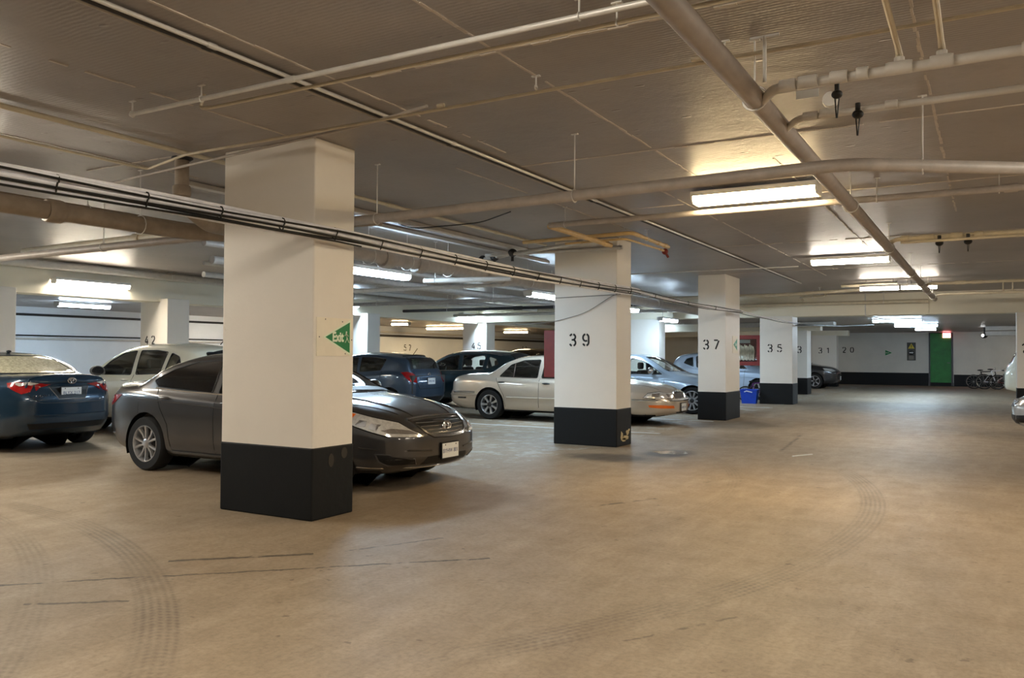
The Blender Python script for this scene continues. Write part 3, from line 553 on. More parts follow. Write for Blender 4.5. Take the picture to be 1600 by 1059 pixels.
pipe('conduit', 'cream pipe fixed along the face of the cross beam', 'pipe', [(-16.0, 25.95, 3.02), (-1.45, 25.95, 3.03)], .055, 'cream_pipe', [], [(-2.6, 25.95, 3.03, 'x'), (-9.0, 25.95, 3.03, 'x')])
pipe('conduit', 'long pale pipe under the ceiling between column 37 and the beam', 'pipe', [(-9.6, 23.4, 3.14), (-4.9, 23.4, 3.14), (-3.2, 23.2, 3.18), (-2.2, 22.6, 3.18)], .045, 'cream_pipe', [], [(-3.9, 23.35, 3.16, 'x')])
o = pipe('sprinkler_pipe', 'short valve assembly near the ceiling before the beam', 'pipe', [(-3.2, 22.2, 3.22), (-1.9, 22.1, 3.22)], .03, 'cream_pipe', [((-2.9, 22.2, 3.22), (1, 0, 0), .25), ((-2.3, 22.13, 3.22), (1, 0, 0), .2)])
MB().box(-1.9, -1.6, 22.0, 22.3, 3.12, 3.3).build('junction_box', 'dark_steel', o)
pipe('conduit', 'bent pipe elbow right of column 37', 'pipe', [(-4.6, 24.8, 3.05), (-4.6, 24.4, 3.12), (-3.9, 24.2, 3.12), (-3.9, 24.2, 3.22)], .03, 'cream_pipe', bend=.05, hang=[(-4.25, 24.3, 3.12, 'x')])
pipe('conduit', 'thin white conduit dropping down the cross beam', 'pipe', [(-3.1, 26.08, 3.28), (-3.1, 26.08, 2.64), (-2.95, 26.3, 2.64), (-2.75, 30.5, 2.66)], .016, 'galvanised', bend=.05)
pipe('conduit', 'thin conduit from the ceiling across column 37 head', 'pipe', [(-12, 17.2, 3.25), (-3.3, 17.3, 3.25)], .012, 'galvanised')
pipe('conduit', 'vertical white wire duct down the cross beam centre', 'pipe', [(-1.45, 26.12, 3.28), (-1.45, 26.12, 2.69)], .012, 'beam_paint')
# left cluster
pipe('drain_pipe', 'big brown drain pipe at the left running into the corner fitting', 'pipe', [(-7.5, -7.5, 2.74), (-7.5, 5.95, 2.74), (-7.25, 6.3, 2.74)], .085, 'brown_pipe', [((-7.5, 4.55, 2.74), (0, 1, 0), .16), ((-7.5, 2.9, 2.74), (0, 1, 0), .2)], [(-7.5, 5.45, 2.74, 'y')], .15)
o = pipe('drain_pipe', 'vertical drain stack dropping from the ceiling beside the nearest column', 'pipe', [(-6.68, 5.3, ZC), (-6.68, 5.3, 2.86), (-6.85, 5.75, 2.72), (-7.1, 6.36, 2.76)], .066, 'brown_pipe', [((-6.68, 5.3, 2.98), (0, 0, 1), .1)], [], .15)
MB().lathe([(.07, -.03), (.10, -.01), (.10, 0), (.07, 0)], 18, 'z', (-6.68, 5.3, ZC)).build('collar', 'dark_steel', o, True)
o = pipe('drain_pipe', 'dark trap hanging below the corner drain fitting', 'pipe', [(-6.95, 6.38, 2.70), (-6.95, 6.38, 2.58), (-7.1, 6.6, 2.54), (-6.85, 6.9, 2.6)], .075, 'black_plastic', [((-7.0, 6.38, 2.66), (0, 0, 1), .1)], [], .1)
o = pipe('pipe_clamp', 'ochre coupling band on the long grey pipe left of the nearest column', 'clamp', [(-6.85, PY, PZ - .01), (-6.2, PY, PZ)], .062, 'ochre_pipe', [((-6.55, PY, PZ), (1, 0, 0), .08)]); pipe('pipe_clamp', 'black rubber coupling with steel bands on the long grey pipe', 'clamp', [(-7.08, PY, PZ - .01), (-6.88, PY, PZ - .01)], .066, 'black_plastic', [((-7.03, PY, PZ - .01), (1, 0, 0), .03), ((-6.93, PY, PZ - .01), (1, 0, 0), .03)], cmat='steel')
pipe('drain_pipe', 'grey pipe above the big brown drain at left', 'pipe', [(-8.6, -7, 3.0), (-8.6, 7.0, 3.0), (-8.0, 7.6, 3.0), (-6.2, 7.7, 3.0)], .05, 'brown_pipe', [], [(-8.6, 5.6, 3.0, 'y')], .2)
pipe('drain_pipe', 'cream drain pipe further back at left', 'pipe', [(-12.6, 7.2, 2.95), (-9.0, 7.25, 3.0)], .06, 'cream_pipe', [((-10.0, 7.23, 2.98), (1, 0, 0), .15)])
# row of service pipes over the stalls between the column rows
pipe('drain_pipe', 'large grey drain pipe over the stalls behind the columns', 'pipe', [(-7.62, 8.1, 2.86), (-7.62, 25.9, 2.80)], .115, 'grey_pipe', [((-7.62, y, 2.84), (0, 1, 0), .22) for y in (9.6, 10.4, 12.4, 13.0, 17.0, 21)], [(-7.62, y, 2.84, 'y') for y in (9.2, 10.1, 11.2, 13.9, 15.8, 18.4)])
tag(bevbox('cable_trunking', 'white_pipe', -7.06, -6.94, 6.5, 13.0, 3.235, 3.295, None, .006), 'flat white cable trunking along the ceiling over the stalls', 'trunking'); tag(bevbox('cable_trunking', 'white_pipe', -7.56, -7.46, 6.0, 14.5, 3.245, 3.295, None, .006), 'second white trunking along the ceiling further from the columns', 'trunking')
pipe('conduit', 'cream pipe along the ceiling beyond the nearest column', 'pipe', [(-6.35, -6, 3.26), (-6.35, 12.2, 3.26)], .022, 'cream_pipe', [((-6.35, 8.1, 3.26), (0, 1, 0), .2), ((-6.35, 10.6, 3.26), (0, 1, 0), .1)])
pipe('conduit', 'thin black cable swagged from the ceiling to the valves', 'cable', [(-5.3, 9.2, 3.27), (-6.0, 9.6, 3.24), (-6.3, 9.3, 3.18), (-7.0, 9.4, 3.2), (-7.1, 9.0, 3.26)], .008, 'cable_black', bend=.2, n=6)
o = pipe('sprinkler_pipe', 'grey pipe with rusty valve fittings left of column 39', 'pipe', [(-7.9, 12.55, 3.13), (-6.9, 12.05, 3.13), (-5.3, 11.35, 3.14)], .03, 'white_pipe', [((-7.2, 12.2, 3.13), (1, -.45, 0), .2), ((-6.7, 11.96, 3.13), (1, -.45, 0), .15)])
for p in ((-7.75, 12.48, 3.13), (-7.4, 12.3, 3.13), (-6.9, 12.05, 3.15)): MB().ellipsoid(p, (.08, .08, .07)).tube([p, (p[0], p[1], p[2] - .14)], .025, 8).build('valve_body', 'dark_steel', o, True)
pipe('conduit', 'short white pipe beneath the cable bundle', 'pipe', [(-8.1, 11.2, 2.66), (-6.6, 11.5, 2.66)], .04, 'white_pipe', [], [(-7.9, 11.24, 2.66, 'x')])
pipe('water_pipe', 'white pipe running along the top of the long beam', 'pipe', [(XB + .25, -7, 3.2), (XB + .25, 30.5, 3.18), (XB + .9, 32.0, 2.95), (XB + .2, 33.2, 2.6), (XB + .2, 38, 2.55)], .085, 'white_pipe', [((XB + .25, 19.0, 3.19), (0, 1, 0), .2)], [(XB + .25, y, 3.19, 'y') for y in (8, 12.6, 16.2, 20.6, 25.5, 29)], .4)
for k, (x, z, r, m) in enumerate(((-10.2, 3.1, .05, 'grey_pipe'), (-11.2, 3.0, .07, 'grey_pipe'), (-12.6, 3.12, .04, 'white_pipe'), (-13.8, 3.05, .06, 'white_pipe'), (-15.0, 3.15, .035, 'dark_steel'))):
    pipe('service_pipe', ('thick', 'heavy', 'thin white', 'white', 'dark thin')[k] + ' service pipe over the back-to-back stalls, ' + ('first', 'second', 'third', 'fourth', 'fifth')[k] + ' from the columns', 'pipe', [(x, 8.5 + k, z), (x, 25.8, z)], r, m, [((x, 12 + k * 1.3, z), (0, 1, 0), .15)], [(x, y, z, 'y') for y in (10.5 + k, 15.5, 20.5)], group='service pipes over the stalls')
for k, (y, z, r, m) in enumerate(((14.2, 2.84, .04, 'white_pipe'), (17.9, 2.83, .05, 'grey_pipe'), (21.3, 2.84, .045, 'dark_steel'), (24.2, 2.83, .05, 'white_pipe'))):
    pipe('service_pipe', ('white', 'grey', 'dark', 'far white')[k] + ' cross pipe over the back-to-back stalls', 'pipe', [(-16.2, y, z), (-7.9, y, z)], r, m, [((-12.0, y, z), (1, 0, 0), .3), ((-9.4, y, z), (1, 0, 0), .3)], [(x, y, z, 'x') for x in (-14.5, -10.8, -8.6)], group='cross pipes over the stalls')
pipe('service_pipe', 'pipe rail along the left wall above head height', 'pipe', [(XW0 + .05, -7, 1.86), (XW0 + .05, 24.5, 1.86)], .03, 'white_pipe', [((XW0 + .05, y, 1.86), (0, 1, 0), .2) for y in (14.2, 17.6)]); pipe('service_pipe', 'dark cable rail just above the pipe rail on the left wall', 'cable', [(XW0 + .04, -7, 1.95), (XW0 + .04, 24.5, 1.95)], .02, 'cable_black')
pipe('service_pipe', 'dark pipe high on the left wall', 'pipe', [(XW0 + .05, -7, 2.52), (XW0 + .05, 21, 2.56)], .035, 'dark_steel'); pipe('service_pipe', 'dark pipe along the left wall above number 57', 'pipe', [(XW0 + .07, 25.5, 2.34), (XW0 + .07, 47, 2.34)], .05, 'dark_steel'); pipe('service_pipe', 'pale pipe along the left wall above the dark one', 'pipe', [(XW0 + .07, 25.5, 2.5), (XW0 + .07, 47, 2.5)], .05, 'white_pipe')
# boxed ducts beyond the beam
for k, (x0, x1, y0, y1, z0, z1, lb) in enumerate(((-.1, 7.48, 39.8, 40.3, 2.60, 2.77, 'upper grey duct beneath the ceiling at the far right'), (-.1, 7.48, 40.4, 40.9, 2.40, 2.58, 'lower grey duct beneath the ceiling at the far right'), (-9, -4.95, 32.6, 33.1, 2.60, 2.77, 'white boxed duct beside the head of column 33'))):
    tag(bevbox('duct', 'white_pipe', x0, x1, y0, y1, z0, z1, None, .02), lb, 'duct')
t = thing('security_camera', 'small black dome camera under the far right duct', 'camera', (-.15, 41.5, 2.42)); MB().ellipsoid((0, 0, 0), (.13, .13, .11)).build('dome', 'black_plastic', t, True); MB().tube([(0, 0, .08), (0, 0, .36)], .03, 8).build('stem', 'dark_steel', t, True); MB().lathe([(0, -.02), (.05, -.02), (.05, .02), (0, .02)], 12, 'y', (-.06, -.12, .01)).build('lens', 'camera_led', t, True)
# cable bundle strapped past the columns
BX, BZ = -4.90, 2.47
spec = [('cable_white', 26.0), ('cable_white', 19.5), ('cable_black', 26.0), ('cable_white', 12.7), ('cable_grey', 19.5), ('cable_black', 12.7), ('cable_white', 12.7), ('cable_white', 12.6), ('cable_black', 19.2), ('cable_grey', 12.7), ('cable_black', 6.0)]
root = thing('cable_bundle', 'bundle of white and black cables strapped past the column faces', 'cables', (BX, 5.6, BZ))
SUP = [-7.5, -1.0, 5.6, 12.5, 19.0, 26.4]
def sag(y):
    for a, b in zip(SUP[:-1], SUP[1:]):
        if a <= y <= b: tt = (y - a) / (b - a); return -0.16 * tt * (1 - tt) * (1.0 if a > 0 else .4)
    return 0
for k, (m, y1) in enumerate(spec):
    ang = k * 2.4; rad = .010 + .0125 * math.sqrt(k); ox, oz = rad * math.cos(ang) * .6, rad * math.sin(ang) * 1.35; pts = []
    ys = np.arange(-7.4, y1 + .01, .3)
    for y in ys:
        wv = .008 * math.sin(y * 1.7 + k * 1.3) ; pts.append((ox + wv * .4, y - 5.6, oz + sag(y) * (1 + .12 * math.sin(k * 2.2)) + wv))
    MB().tube(pts, .008 if m == 'cable_black' else .0135, 7).build('cable', m, root, True)
for y in list(np.arange(.5, 12.4, .62)) + [13.4, 15.2, 17.0]:
    R = .042 if y < 12.4 else .028; MB().tube([(R * .75 * math.cos(2 * PI * i / 12), y - 5.6 + .01 * math.sin(i), R * 1.25 * math.sin(2 * PI * i / 12) + sag(y)) for i in range(13)], .006, 5).build('cable_tie', 'cable_black', root, True)
pipe('cable', 'thin grey wire drooping across the face of column 39', 'cable', [(-6.9, 12.16, 1.95), (-6.2, 12.155, 1.98), (-5.6, 12.155, 2.12), (-5.15, 12.155, 2.38), (-4.98, 12.155, 2.44)], .0045, 'cable_grey', bend=.2, n=6)
pipe('cable', 'thin wire running level across column 39', 'cable', [(-6.9, 12.155, 2.36), (-5.0, 12.155, 2.40)], .005, 'cable_grey', n=6)
pipe('cable', 'thin black wire from column 35 into the aisle', 'cable', [(-5.15, 26.5, 2.42), (-4.9, 26.6, 2.43), (-4.3, 30.0, 2.5), (-3.8, 34.5, 2.7)], .016, 'cable_black', n=6)

# ================================================================== cars
def pchip(xs, ys, xq):
    xs = np.asarray(xs, float); ys = np.asarray(ys, float); xq = np.clip(np.asarray(xq, float), xs[0], xs[-1])
    h = np.diff(xs); d = np.diff(ys, axis=0) / (h if ys.ndim == 1 else h[:, None])
    m = np.zeros_like(ys)
    if len(xs) > 2:
        if ys.ndim == 1: h0, h1 = h[:-1], h[1:]
        else: h0, h1 = h[:-1, None], h[1:, None]
        w1, w2 = 2 * h1 + h0, h1 + 2 * h0
        with np.errstate(divide='ignore', invalid='ignore'): mm = (w1 + w2) / (w1 / d[:-1] + w2 / d[1:])
        m[1:-1] = np.where(d[:-1] * d[1:] > 0, mm, 0)
    m[0], m[-1] = d[0], d[-1]
    i = np.clip(np.searchsorted(xs, xq, side='right') - 1, 0, len(xs) - 2); t = (xq - xs[i]) / h[i]
    if ys.ndim > 1: t = t[:, None]; hh = h[i][:, None]
    else: hh = h[i]
    return (2*t**3-3*t**2+1)*ys[i] + (t**3-2*t**2+t)*hh*m[i] + (-2*t**3+3*t**2)*ys[i+1] + (t**3-t**2)*hh*m[i+1]
def in_poly(p, poly):
    x, y = p; c = False; n = len(poly)
    for i in range(n):
        x0, y0 = poly[i]; x1, y1 = poly[i - 1]
        if (y0 > y) != (y1 > y) and x < (x1 - x0) * (y - y0) / (y1 - y0) + x0: c = not c
    return c
def near_poly(p, poly):
    best = None
    for i in range(len(poly)):
        a = Vector(poly[i]); b = Vector(poly[(i + 1) % len(poly)]); ab = b - a; t = max(0, min(1, (Vector(p) - a).dot(ab) / max(ab.length_squared, 1e-9))); q = a + ab * t; d = (Vector(p) - q).length
        if best is None or d < best[0]: best = (d, q)
    return best
def dens(poly, step, closed=True):
    out = []; n = len(poly)
    for i in range(n if closed else n - 1):
        a = Vector(poly[i]); b = Vector(poly[(i + 1) % n]); k = max(1, int((b - a).length / step))
        out += [a.lerp(b, j / k) for j in range(k)]
    if not closed: out.append(Vector(poly[-1]))
    return out
def rounded(poly, r=0.05, n=4):
    out = []; N = len(poly)
    for i in range(N):
        a, b, c = Vector(poly[i - 1]), Vector(poly[i]), Vector(poly[(i + 1) % N]); d0, d1 = a - b, c - b; q = min(r, d0.length * .4, d1.length * .4); p0, p1 = b + d0.normalized() * q, b + d1.normalized() * q
        for k in range(n + 1): t = k / n; out.append(tuple(p0 * (1 - t) ** 2 + b * 2 * t * (1 - t) + p1 * t * t))
    return out

class Car:
    def __init__(s, name, label, cat, loc, rz, sp, paint, N=110):
        s.sp = sp; s.L = L = sp['L']; s.h = L / 2; s.root = thing(name, label, cat, loc, rz); s.paint = paint
        u = np.linspace(0, 1, N); S = L * (u - 0.6 * np.sin(2 * PI * u) / (2 * PI))
        g = lambda k: pchip([p[0] for p in sp[k]], [p[1] for p in sp[k]], S)
        T, R, B, W, Zb = g('top'), g('side'), g('belt'), g('wid'), g('bot')
        tum = sp.get('tum', 0.5); C = np.zeros((N, 10, 3)); hh = np.maximum(0, R - B); gg = np.clip(hh / .25, 0, 1); gg = gg * gg * (3 - 2 * gg)
        y7 = W - .065 - .13 * (1 - gg) * np.clip(W / .8, 0, 1) - tum * np.maximum(0, hh - .08)
        y7 = np.minimum(y7, W * .93)
        ys = [0 * W, W * .80, W - .035, W, W, W - .012, W - .055, y7, y7 * .58, 0 * W]
        dz = B - Zb; zs = [Zb, Zb, Zb + .05, Zb + .30 * dz, Zb + .64 * dz, B - .10 * dz, B, R, R + .72 * (T - R), T]
        wm = sp.get('sect', (0, .02, 0))      # tuck of the lower side
        for j in range(10): C[:, j, 0] = S; C[:, j, 1] = ys[j]; C[:, j, 2] = zs[j]
        C[:, 2, 1] -= wm[1]; C[:, 1, 1] -= wm[1]
        cnt = [2, 2, 2, 4, 4, 3, 11, 5, 6]; q = np.concatenate([np.linspace(j, j + 1, c, endpoint=False) for j, c in enumerate(cnt)] + [[9]])
        P = np.zeros((N, len(q), 3))
        for i in range(N): P[i] = pchip(np.arange(10), C[i], q)
        caps = [(.8, .010), (.55, .022), (.3, .03), (0, .035)]
        front = [np.c_[P[0][:, 0] - b * sp.get('nb', 1), P[0][:, 1] * k, P[0][:, 2] + (P[0][-1, 2] - P[0][:, 2]) * 0] for k, b in caps[::-1]]
        rear = [np.c_[P[-1][:, 0] + b, P[-1][:, 1] * k, P[-1][:, 2]] for k, b in caps]
        P = np.concatenate([front, P, rear]); P = np.array(P)
        # rake of nose and tail with height
        z = P[:, :, 2]; sx = P[:, :, 0]
        f = np.clip(1 - np.maximum(sx, 0) / .75, 0, 1) ** 1.5; rk = pchip(*zip(*sp['nrake']), z.ravel()).reshape(z.shape); P[:, :, 0] += f * rk
        f = np.clip(1 - np.maximum(L - sx, 0) / .6, 0, 1) ** 1.5; rk = pchip(*zip(*sp['trake']), z.ravel()).reshape(z.shape); P[:, :, 0] -= f * rk
        n, m = P.shape[:2]; V = []; Fs = []
        for sg in (1, -1):
            o = len(V)
            for i in range(n):
                for j in range(m): V.append((s.h - P[i, j, 0], sg * P[i, j, 1], P[i, j, 2]))
            for i in range(n - 1):
                for j in range(m - 1):
                    a = o + i * m + j; Fs.append((a, a + 1, a + m + 1, a + m) if sg > 0 else (a, a + m, a + m + 1, a + 1))
        me = bpy.data.meshes.new('body'); me.from_pydata(V, [], Fs); s.bm = bm = bmesh.new(); bm.from_mesh(me)
        bmesh.ops.remove_doubles(bm, verts=bm.verts, dist=1e-4); bmesh.ops.dissolve_degenerate(bm, dist=1e-5, edges=bm.edges); bmesh.ops.recalc_face_normals(bm, faces=bm.faces)
        s.bvh = BVHTree.FromBMesh(bm); bpy.data.meshes.remove(me)
        s.glass = []; s.trims = MB(); s.cut()
    def X(s, st): return s.h - st
    def cast(s, o, d):
        loc, nrm, _, _ = s.bvh.ray_cast(Vector(o), Vector(d).normalized())
        if loc is None: return None, None
        if nrm.dot(Vector(d)) > 0: nrm = -nrm
        return loc, nrm
    def pt(s, kind, a, b, side=-1):
        if kind == 'S': l, n = s.cast((s.X(a), side * 3, b), (0, -side, 0)); return l if l else Vector((s.X(a), side * .8, b))
        if kind == 'F': l, n = s.cast((6, a, b), (-1, 0, 0)); return l if l else Vector((s.h, a, b))
        if kind == 'R': l, n = s.cast((-6, a, b), (1, 0, 0)); return l if l else Vector((-s.h, a, b))
        if kind == 'T': l, n = s.cast((s.X(a), b, 4), (0, 0, -1)); return l if l else Vector((s.X(a), b, 1))
    def cut(s):
        sp, bm, L = s.sp, s.bm, s.L; lay = bm.faces.layers.int.new('grp'); groups = []
        for poly in sp['swin']:
            for sd in (1, -1): groups.append(('S', sd, rounded(poly, .035)))
        groups.append(('F', 0, rounded(sp['fwin'], .06))); groups.append(('R', 0, rounded(sp['rwin'], .06)))
        zmid = sp['belt'][len(sp['belt']) // 2][1] - .15
        for f in bm.faces:
            c = f.calc_center_median()
            if c.z < zmid: continue
            st = s.h - c.x
            for k, (kd, sd, poly) in enumerate(groups):
                if kd == 'S':
                    if c.y * sd > .3 and abs(f.normal.y) > .35 and in_poly((st, c.z), poly): f[lay] = k + 1; break
                elif kd == 'F':
                    if abs(f.normal.x) > .18 and st < L * .58 and in_poly((c.y, c.z), poly): f[lay] = k + 1; break
                elif abs(f.normal.x) > .12 and st > L * .58 and in_poly((c.y, c.z), poly): f[lay] = k + 1; break
        Ra = sp['R'] + sp.get('gap', .055); ax = [(s.X(sp['ax'][0]), sp['R']), (s.X(sp['ax'][1]), sp['R'])]; dele = []
        for f in bm.faces:
            c = f.calc_center_median()
            if abs(c.y) < .35: continue
            for (cx, cz) in ax:
                if math.hypot(c.x - cx, c.z - cz) < Ra and (abs(c.y) > .52): dele.append(f); break
        bmesh.ops.delete(bm, geom=dele, context='FACES')
        for v in bm.verts:
            gs = {f[lay] for f in v.link_faces}
            if len(gs) > 1:
                k = max(gs); kd, sd, poly = groups[k - 1]
                if kd == 'S':
                    d, q = near_poly((s.h - v.co.x, v.co.z), poly)
                    if d < .07:
                        l, n = s.cast((s.X(q[0]), sd * 3, q[1]), (0, -sd, 0))
                        if l and (l - v.co).length < .15: v.co = l
                else:
                    d, q = near_poly((v.co.y, v.co.z), poly)
                    if d < .07:
                        l, n = s.cast((6 if kd == 'F' else -6, q[0], q[1]), (-1 if kd == 'F' else 1, 0, 0))
                        if l and (l - v.co).length < .25: v.co = l
            elif any(e.is_boundary for e in v.link_edges):
                for (cx, cz) in ax:
                    d = math.hypot(v.co.x - cx, v.co.z - cz)
                    if d < Ra + .09 and v.co.z > sp['R'] * .5: v.co.x = cx + (v.co.x - cx) / d * Ra; v.co.z = cz + (v.co.z - cz) / d * Ra
        # split
        vs = {}; parts = {}
        for f in bm.faces: parts.setdefault(f[lay], []).append(f)
        for k, fs in parts.items():
            idx = {}; V = []; F = []
            for f in fs:
                r = []
                for v in f.verts:
                    if v.index not in idx: idx[v.index] = len(V); V.append(tuple(v.co))
                    r.append(idx[v.index])
                F.append(r)
            nm = 'body_shell' if k == 0 else {'S': 'side_window', 'F': 'windscreen', 'R': 'rear_window'}[groups[k - 1][0]]
            me = bpy.data.meshes.new(nm); me.from_pydata(V, [], F)
            for p in me.polygons: p.use_smooth = True
            if k == 0:
                me.materials.append(MATS[s.paint]); me.materials.append(MATS['black_plastic'])
                zb = sp['bot'][1][1] + .035
                for p in me.polygons:
                    if p.center.z < zb: p.material_index = 1
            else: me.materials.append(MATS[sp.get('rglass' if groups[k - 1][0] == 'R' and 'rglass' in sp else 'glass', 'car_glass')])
            o = bpy.data.objects.new(nm, me); COL.objects.link(o); o.parent = s.root
            if k == 0: s.body = o
        for kd, sd, poly in groups:
            pts = []
            for q in dens(poly, .05):
                if kd == 'S': l, n = s.cast((s.X(q[0]), sd * 3, q[1]), (0, -sd, 0))
                else: l, n = s.cast((6 if kd == 'F' else -6, q[0], q[1]), (-1 if kd == 'F' else 1, 0, 0))
                if l: pts.append(l)
            if len(pts) > 3: s.trims.tube(pts + [pts[0]], .009, 5, False)
        s.trims.build('window_trim', 'black_plastic', s.root, True)
        bm.free(); s.bm = None
        # wheel housings, floor pan and cabin
        for (cx, cz) in ax:
            for sd in (1, -1):
                mb = MB(); n = 20; wdt = sp['wid'][len(sp['wid']) // 2][1]; y0, y1 = sd * (wdt - .03), sd * (wdt - .42); vs_ = []
                for y in (y0, y1):
                    for i in range(n + 1): a = PI * (-.12 + 1.24 * i / n); vs_.append((cx + Ra * math.cos(a), y, cz + Ra * math.sin(a)))
                fs_ = [(i, i + 1, n + 2 + i, n + 1 + i) for i in range(n)] + [tuple(range(n + 1, 2 * n + 2))]
                mb.add(vs_, fs_); mb.build('wheel_housing', 'black_plastic', s.root, True)
        wb = sp['wid'][len(sp['wid']) // 2][1]
        x0, x1 = s.X(sp['ax'][1] + .1), s.X(sp['ax'][0] + .5); zs = sp['belt'][len(sp['belt']) // 2][1]
        MB().box(x0, x1, -wb + .12, wb - .12, .26, .34).build('cabin_floor', 'interior_grey', s.root)
        MB().box(x1 - .3, x1 + .15, -wb + .16, wb - .16, .6, zs + .0).build('dashboard', 'interior_grey', s.root)
        MB().box(x0 - .5, x0 + .15, -wb + .16, wb - .16, .5, zs - .0).build('parcel_shelf', 'interior_grey', s.root)
        sx = s.X(sp.get('seat', sp['ax'][0] + 1.45))
        for yy in (-.37, .37):
            b = bevbox('front_seat', 'interior_grey', sx - .14, sx + .02, yy - .24, yy + .24, .45, zs + .14, s.root, .06, 3)
            MB().box(sx, sx + .5, yy - .25, yy + .25, .34, .55).build('seat_base', 'interior_grey', s.root); bevbox('headrest', 'interior_grey', sx - .15, sx - .05, yy - .13, yy + .13, zs + .16, zs + .34, s.root, .04, 3)
        bevbox('rear_bench', 'interior_grey', x0 + .1, x0 + .28, -wb + .2, wb - .2, .45, zs + .08, s.root, .05, 3)
        ring = [(x1 - .42 + .07 * math.sin(2 * PI * i / 20), .37 + .18 * math.cos(2 * PI * i / 20), zs - .02 + .17 * math.sin(2 * PI * i / 20)) for i in range(21)]
        MB().tube(ring, .016, 6).tube([(x1 - .42, .37, zs - .02), (x1 - .2, .37, zs - .06)], .03, 8).build('steering_wheel', 'black_plastic', s.root, True)
    # --- surface patches
    def decal(s, name, pts, mat, d, off=.006, parent=None, sides=(-1,), step=.04, label=None, thick=.012):
        for sd in sides:
            P = []
            for p in pts:
                if p[0] == 'S': P.append(s.pt('S', p[1], p[2], sd))
                elif p[0] in 'FR': P.append(s.pt(p[0], p[1] * (-sd), p[2]))       # y given for the right-hand (-y) side as negative
                else: P.append(s.pt('T', p[1], p[2] * (-sd)))
            D = Vector((d[0], d[1] * -sd, d[2])).normalized(); U = D.cross(Vector((0, 0, 1))); U = U.normalized() if U.length > .1 else Vector((0, 1, 0)); Wv = U.cross(D).normalized()
            c = sum(P, Vector()) / len(P); poly = [((p - c).dot(U), (p - c).dot(Wv)) for p in P]; bd = dens(poly, step)
            us = [p[0] for p in poly]; vs = [p[1] for p in poly]; inner = []
            nu, nv = int((max(us) - min(us)) / step), int((max(vs) - min(vs)) / step)
            for i in range(1, nu + 1):
                for j in range(1, nv + 1):
                    q = (min(us) + i * (max(us) - min(us)) / (nu + 1), min(vs) + j * (max(vs) - min(vs)) / (nv + 1))
                    if in_poly(q, poly) and near_poly(q, poly)[0] > step * .4: inner.append(Vector(q))
            nb = len(bd); r = delaunay_2d_cdt([Vector(q) for q in bd] + inner, [(i, (i + 1) % nb) for i in range(nb)], [], 1, 1e-5)
            V = []
            for q in r[0]:
                l, n = s.cast(c + U * q[0] + Wv * q[1] - D * 4, D)
                if l is None or (l - c).length > 1.6: l, n = c + U * q[0] + Wv * q[1], -D
                V.append((l, n))
            vs3 = [l + n * off for l, n in V] + [l - n * thick for l, n in V]; k = len(V); fs = [tuple(f) for f in r[2]]; ed = {}
            for f in fs:
                for a, b in zip(f, f[1:] + f[:1]): ed[(a, b)] = 1
            sk = [(b, a, a + k, b + k) for (a, b) in ed if (b, a) not in ed]
            me = bpy.data.meshes.new(name); me.from_pydata([tuple(v) for v in vs3], [], fs + sk)
            bm = bmesh.new(); bm.from_mesh(me); bmesh.ops.recalc_face_normals(bm, faces=bm.faces)
            for f in bm.faces: f.smooth = len(f.verts) == 3
            for e in bm.edges:
                if len(e.link_faces) == 2 and e.calc_face_angle(0) > .7: e.smooth = False
            bm.to_mesh(me); bm.free(); me.materials.append(MATS[mat])
            o = bpy.data.objects.new(name, me); COL.objects.link(o); o.parent = parent or s.root
            if label: o['label'] = label
        return o
    def strip(s, name, pts, mat, r=.005, sides=(-1,), parent=None, off=0.0, step=.05, n=5):
        for sd in sides:
            out = []
            for a, b in zip(pts[:-1], pts[1:]):
                if a[0] == b[0]:
                    k = max(1, int(math.hypot(a[1] - b[1], a[2] - b[2]) / step)); out += [(a[0], a[1] + (b[1] - a[1]) * i / k, a[2] + (b[2] - a[2]) * i / k) for i in range(k)]
                else: out.append(a)
            out.append(pts[-1]); P = []
            for p in out:
                l = s.pt('S', p[1], p[2], sd) if p[0] == 'S' else s.pt(p[0], p[1] * (-sd), p[2]) if p[0] in 'FR' else s.pt('T', p[1], p[2] * (-sd)); P.append(l)
            o = MB().tube(P, r, n).build(name, mat, parent or s.root, True)
        return o
    def wheels(s, spokes=5, kind='alloy', twin=True, cap='dark_steel', which=((0, -1), (0, 1), (1, -1), (1, 1)), rimk=.68):
        R = s.sp['R']; wb = s.sp['wid'][len(s.sp['wid']) // 2][1]; tw = .105; made = None; rr = R * rimk
        for (i, sd) in which:
            loc = (s.X(s.sp['ax'][i]), sd * (wb - .115), R); rz = 0 if sd > 0 else PI
            if made:
                t = made[0].copy(); COL.objects.link(t); t.parent = s.root; t.location = loc; t.rotation_euler = (0, 0, rz)
                for ch in made[1]: q = ch.copy(); COL.objects.link(q); q.parent = t
                continue
            pr = [(rr * .97, -tw * .9), (rr, -tw), (R * .93, -tw * 1.02), (R * .985, -tw * .8), (R, -tw * .3), (R, tw * .3), (R * .985, tw * .8), (R * .93, tw * 1.02), (rr, tw), (rr * .97, tw * .9)]
            t = MB().lathe(pr, 40, 'y').build('wheel', 'rubber', s.root, True); t.location = loc; t.rotation_euler = (0, 0, rz); t['label'] = 'black tyre on a silver rim'
            ch = []; mb = MB().lathe([(rr * .97, -tw * .9), (rr * 1.0, tw * .98), (rr * .95, tw * .99), (rr * .90, tw * .8), (rr * .88, -tw * .8)], 40, 'y')
            nsp = spokes * (2 if twin else 1)
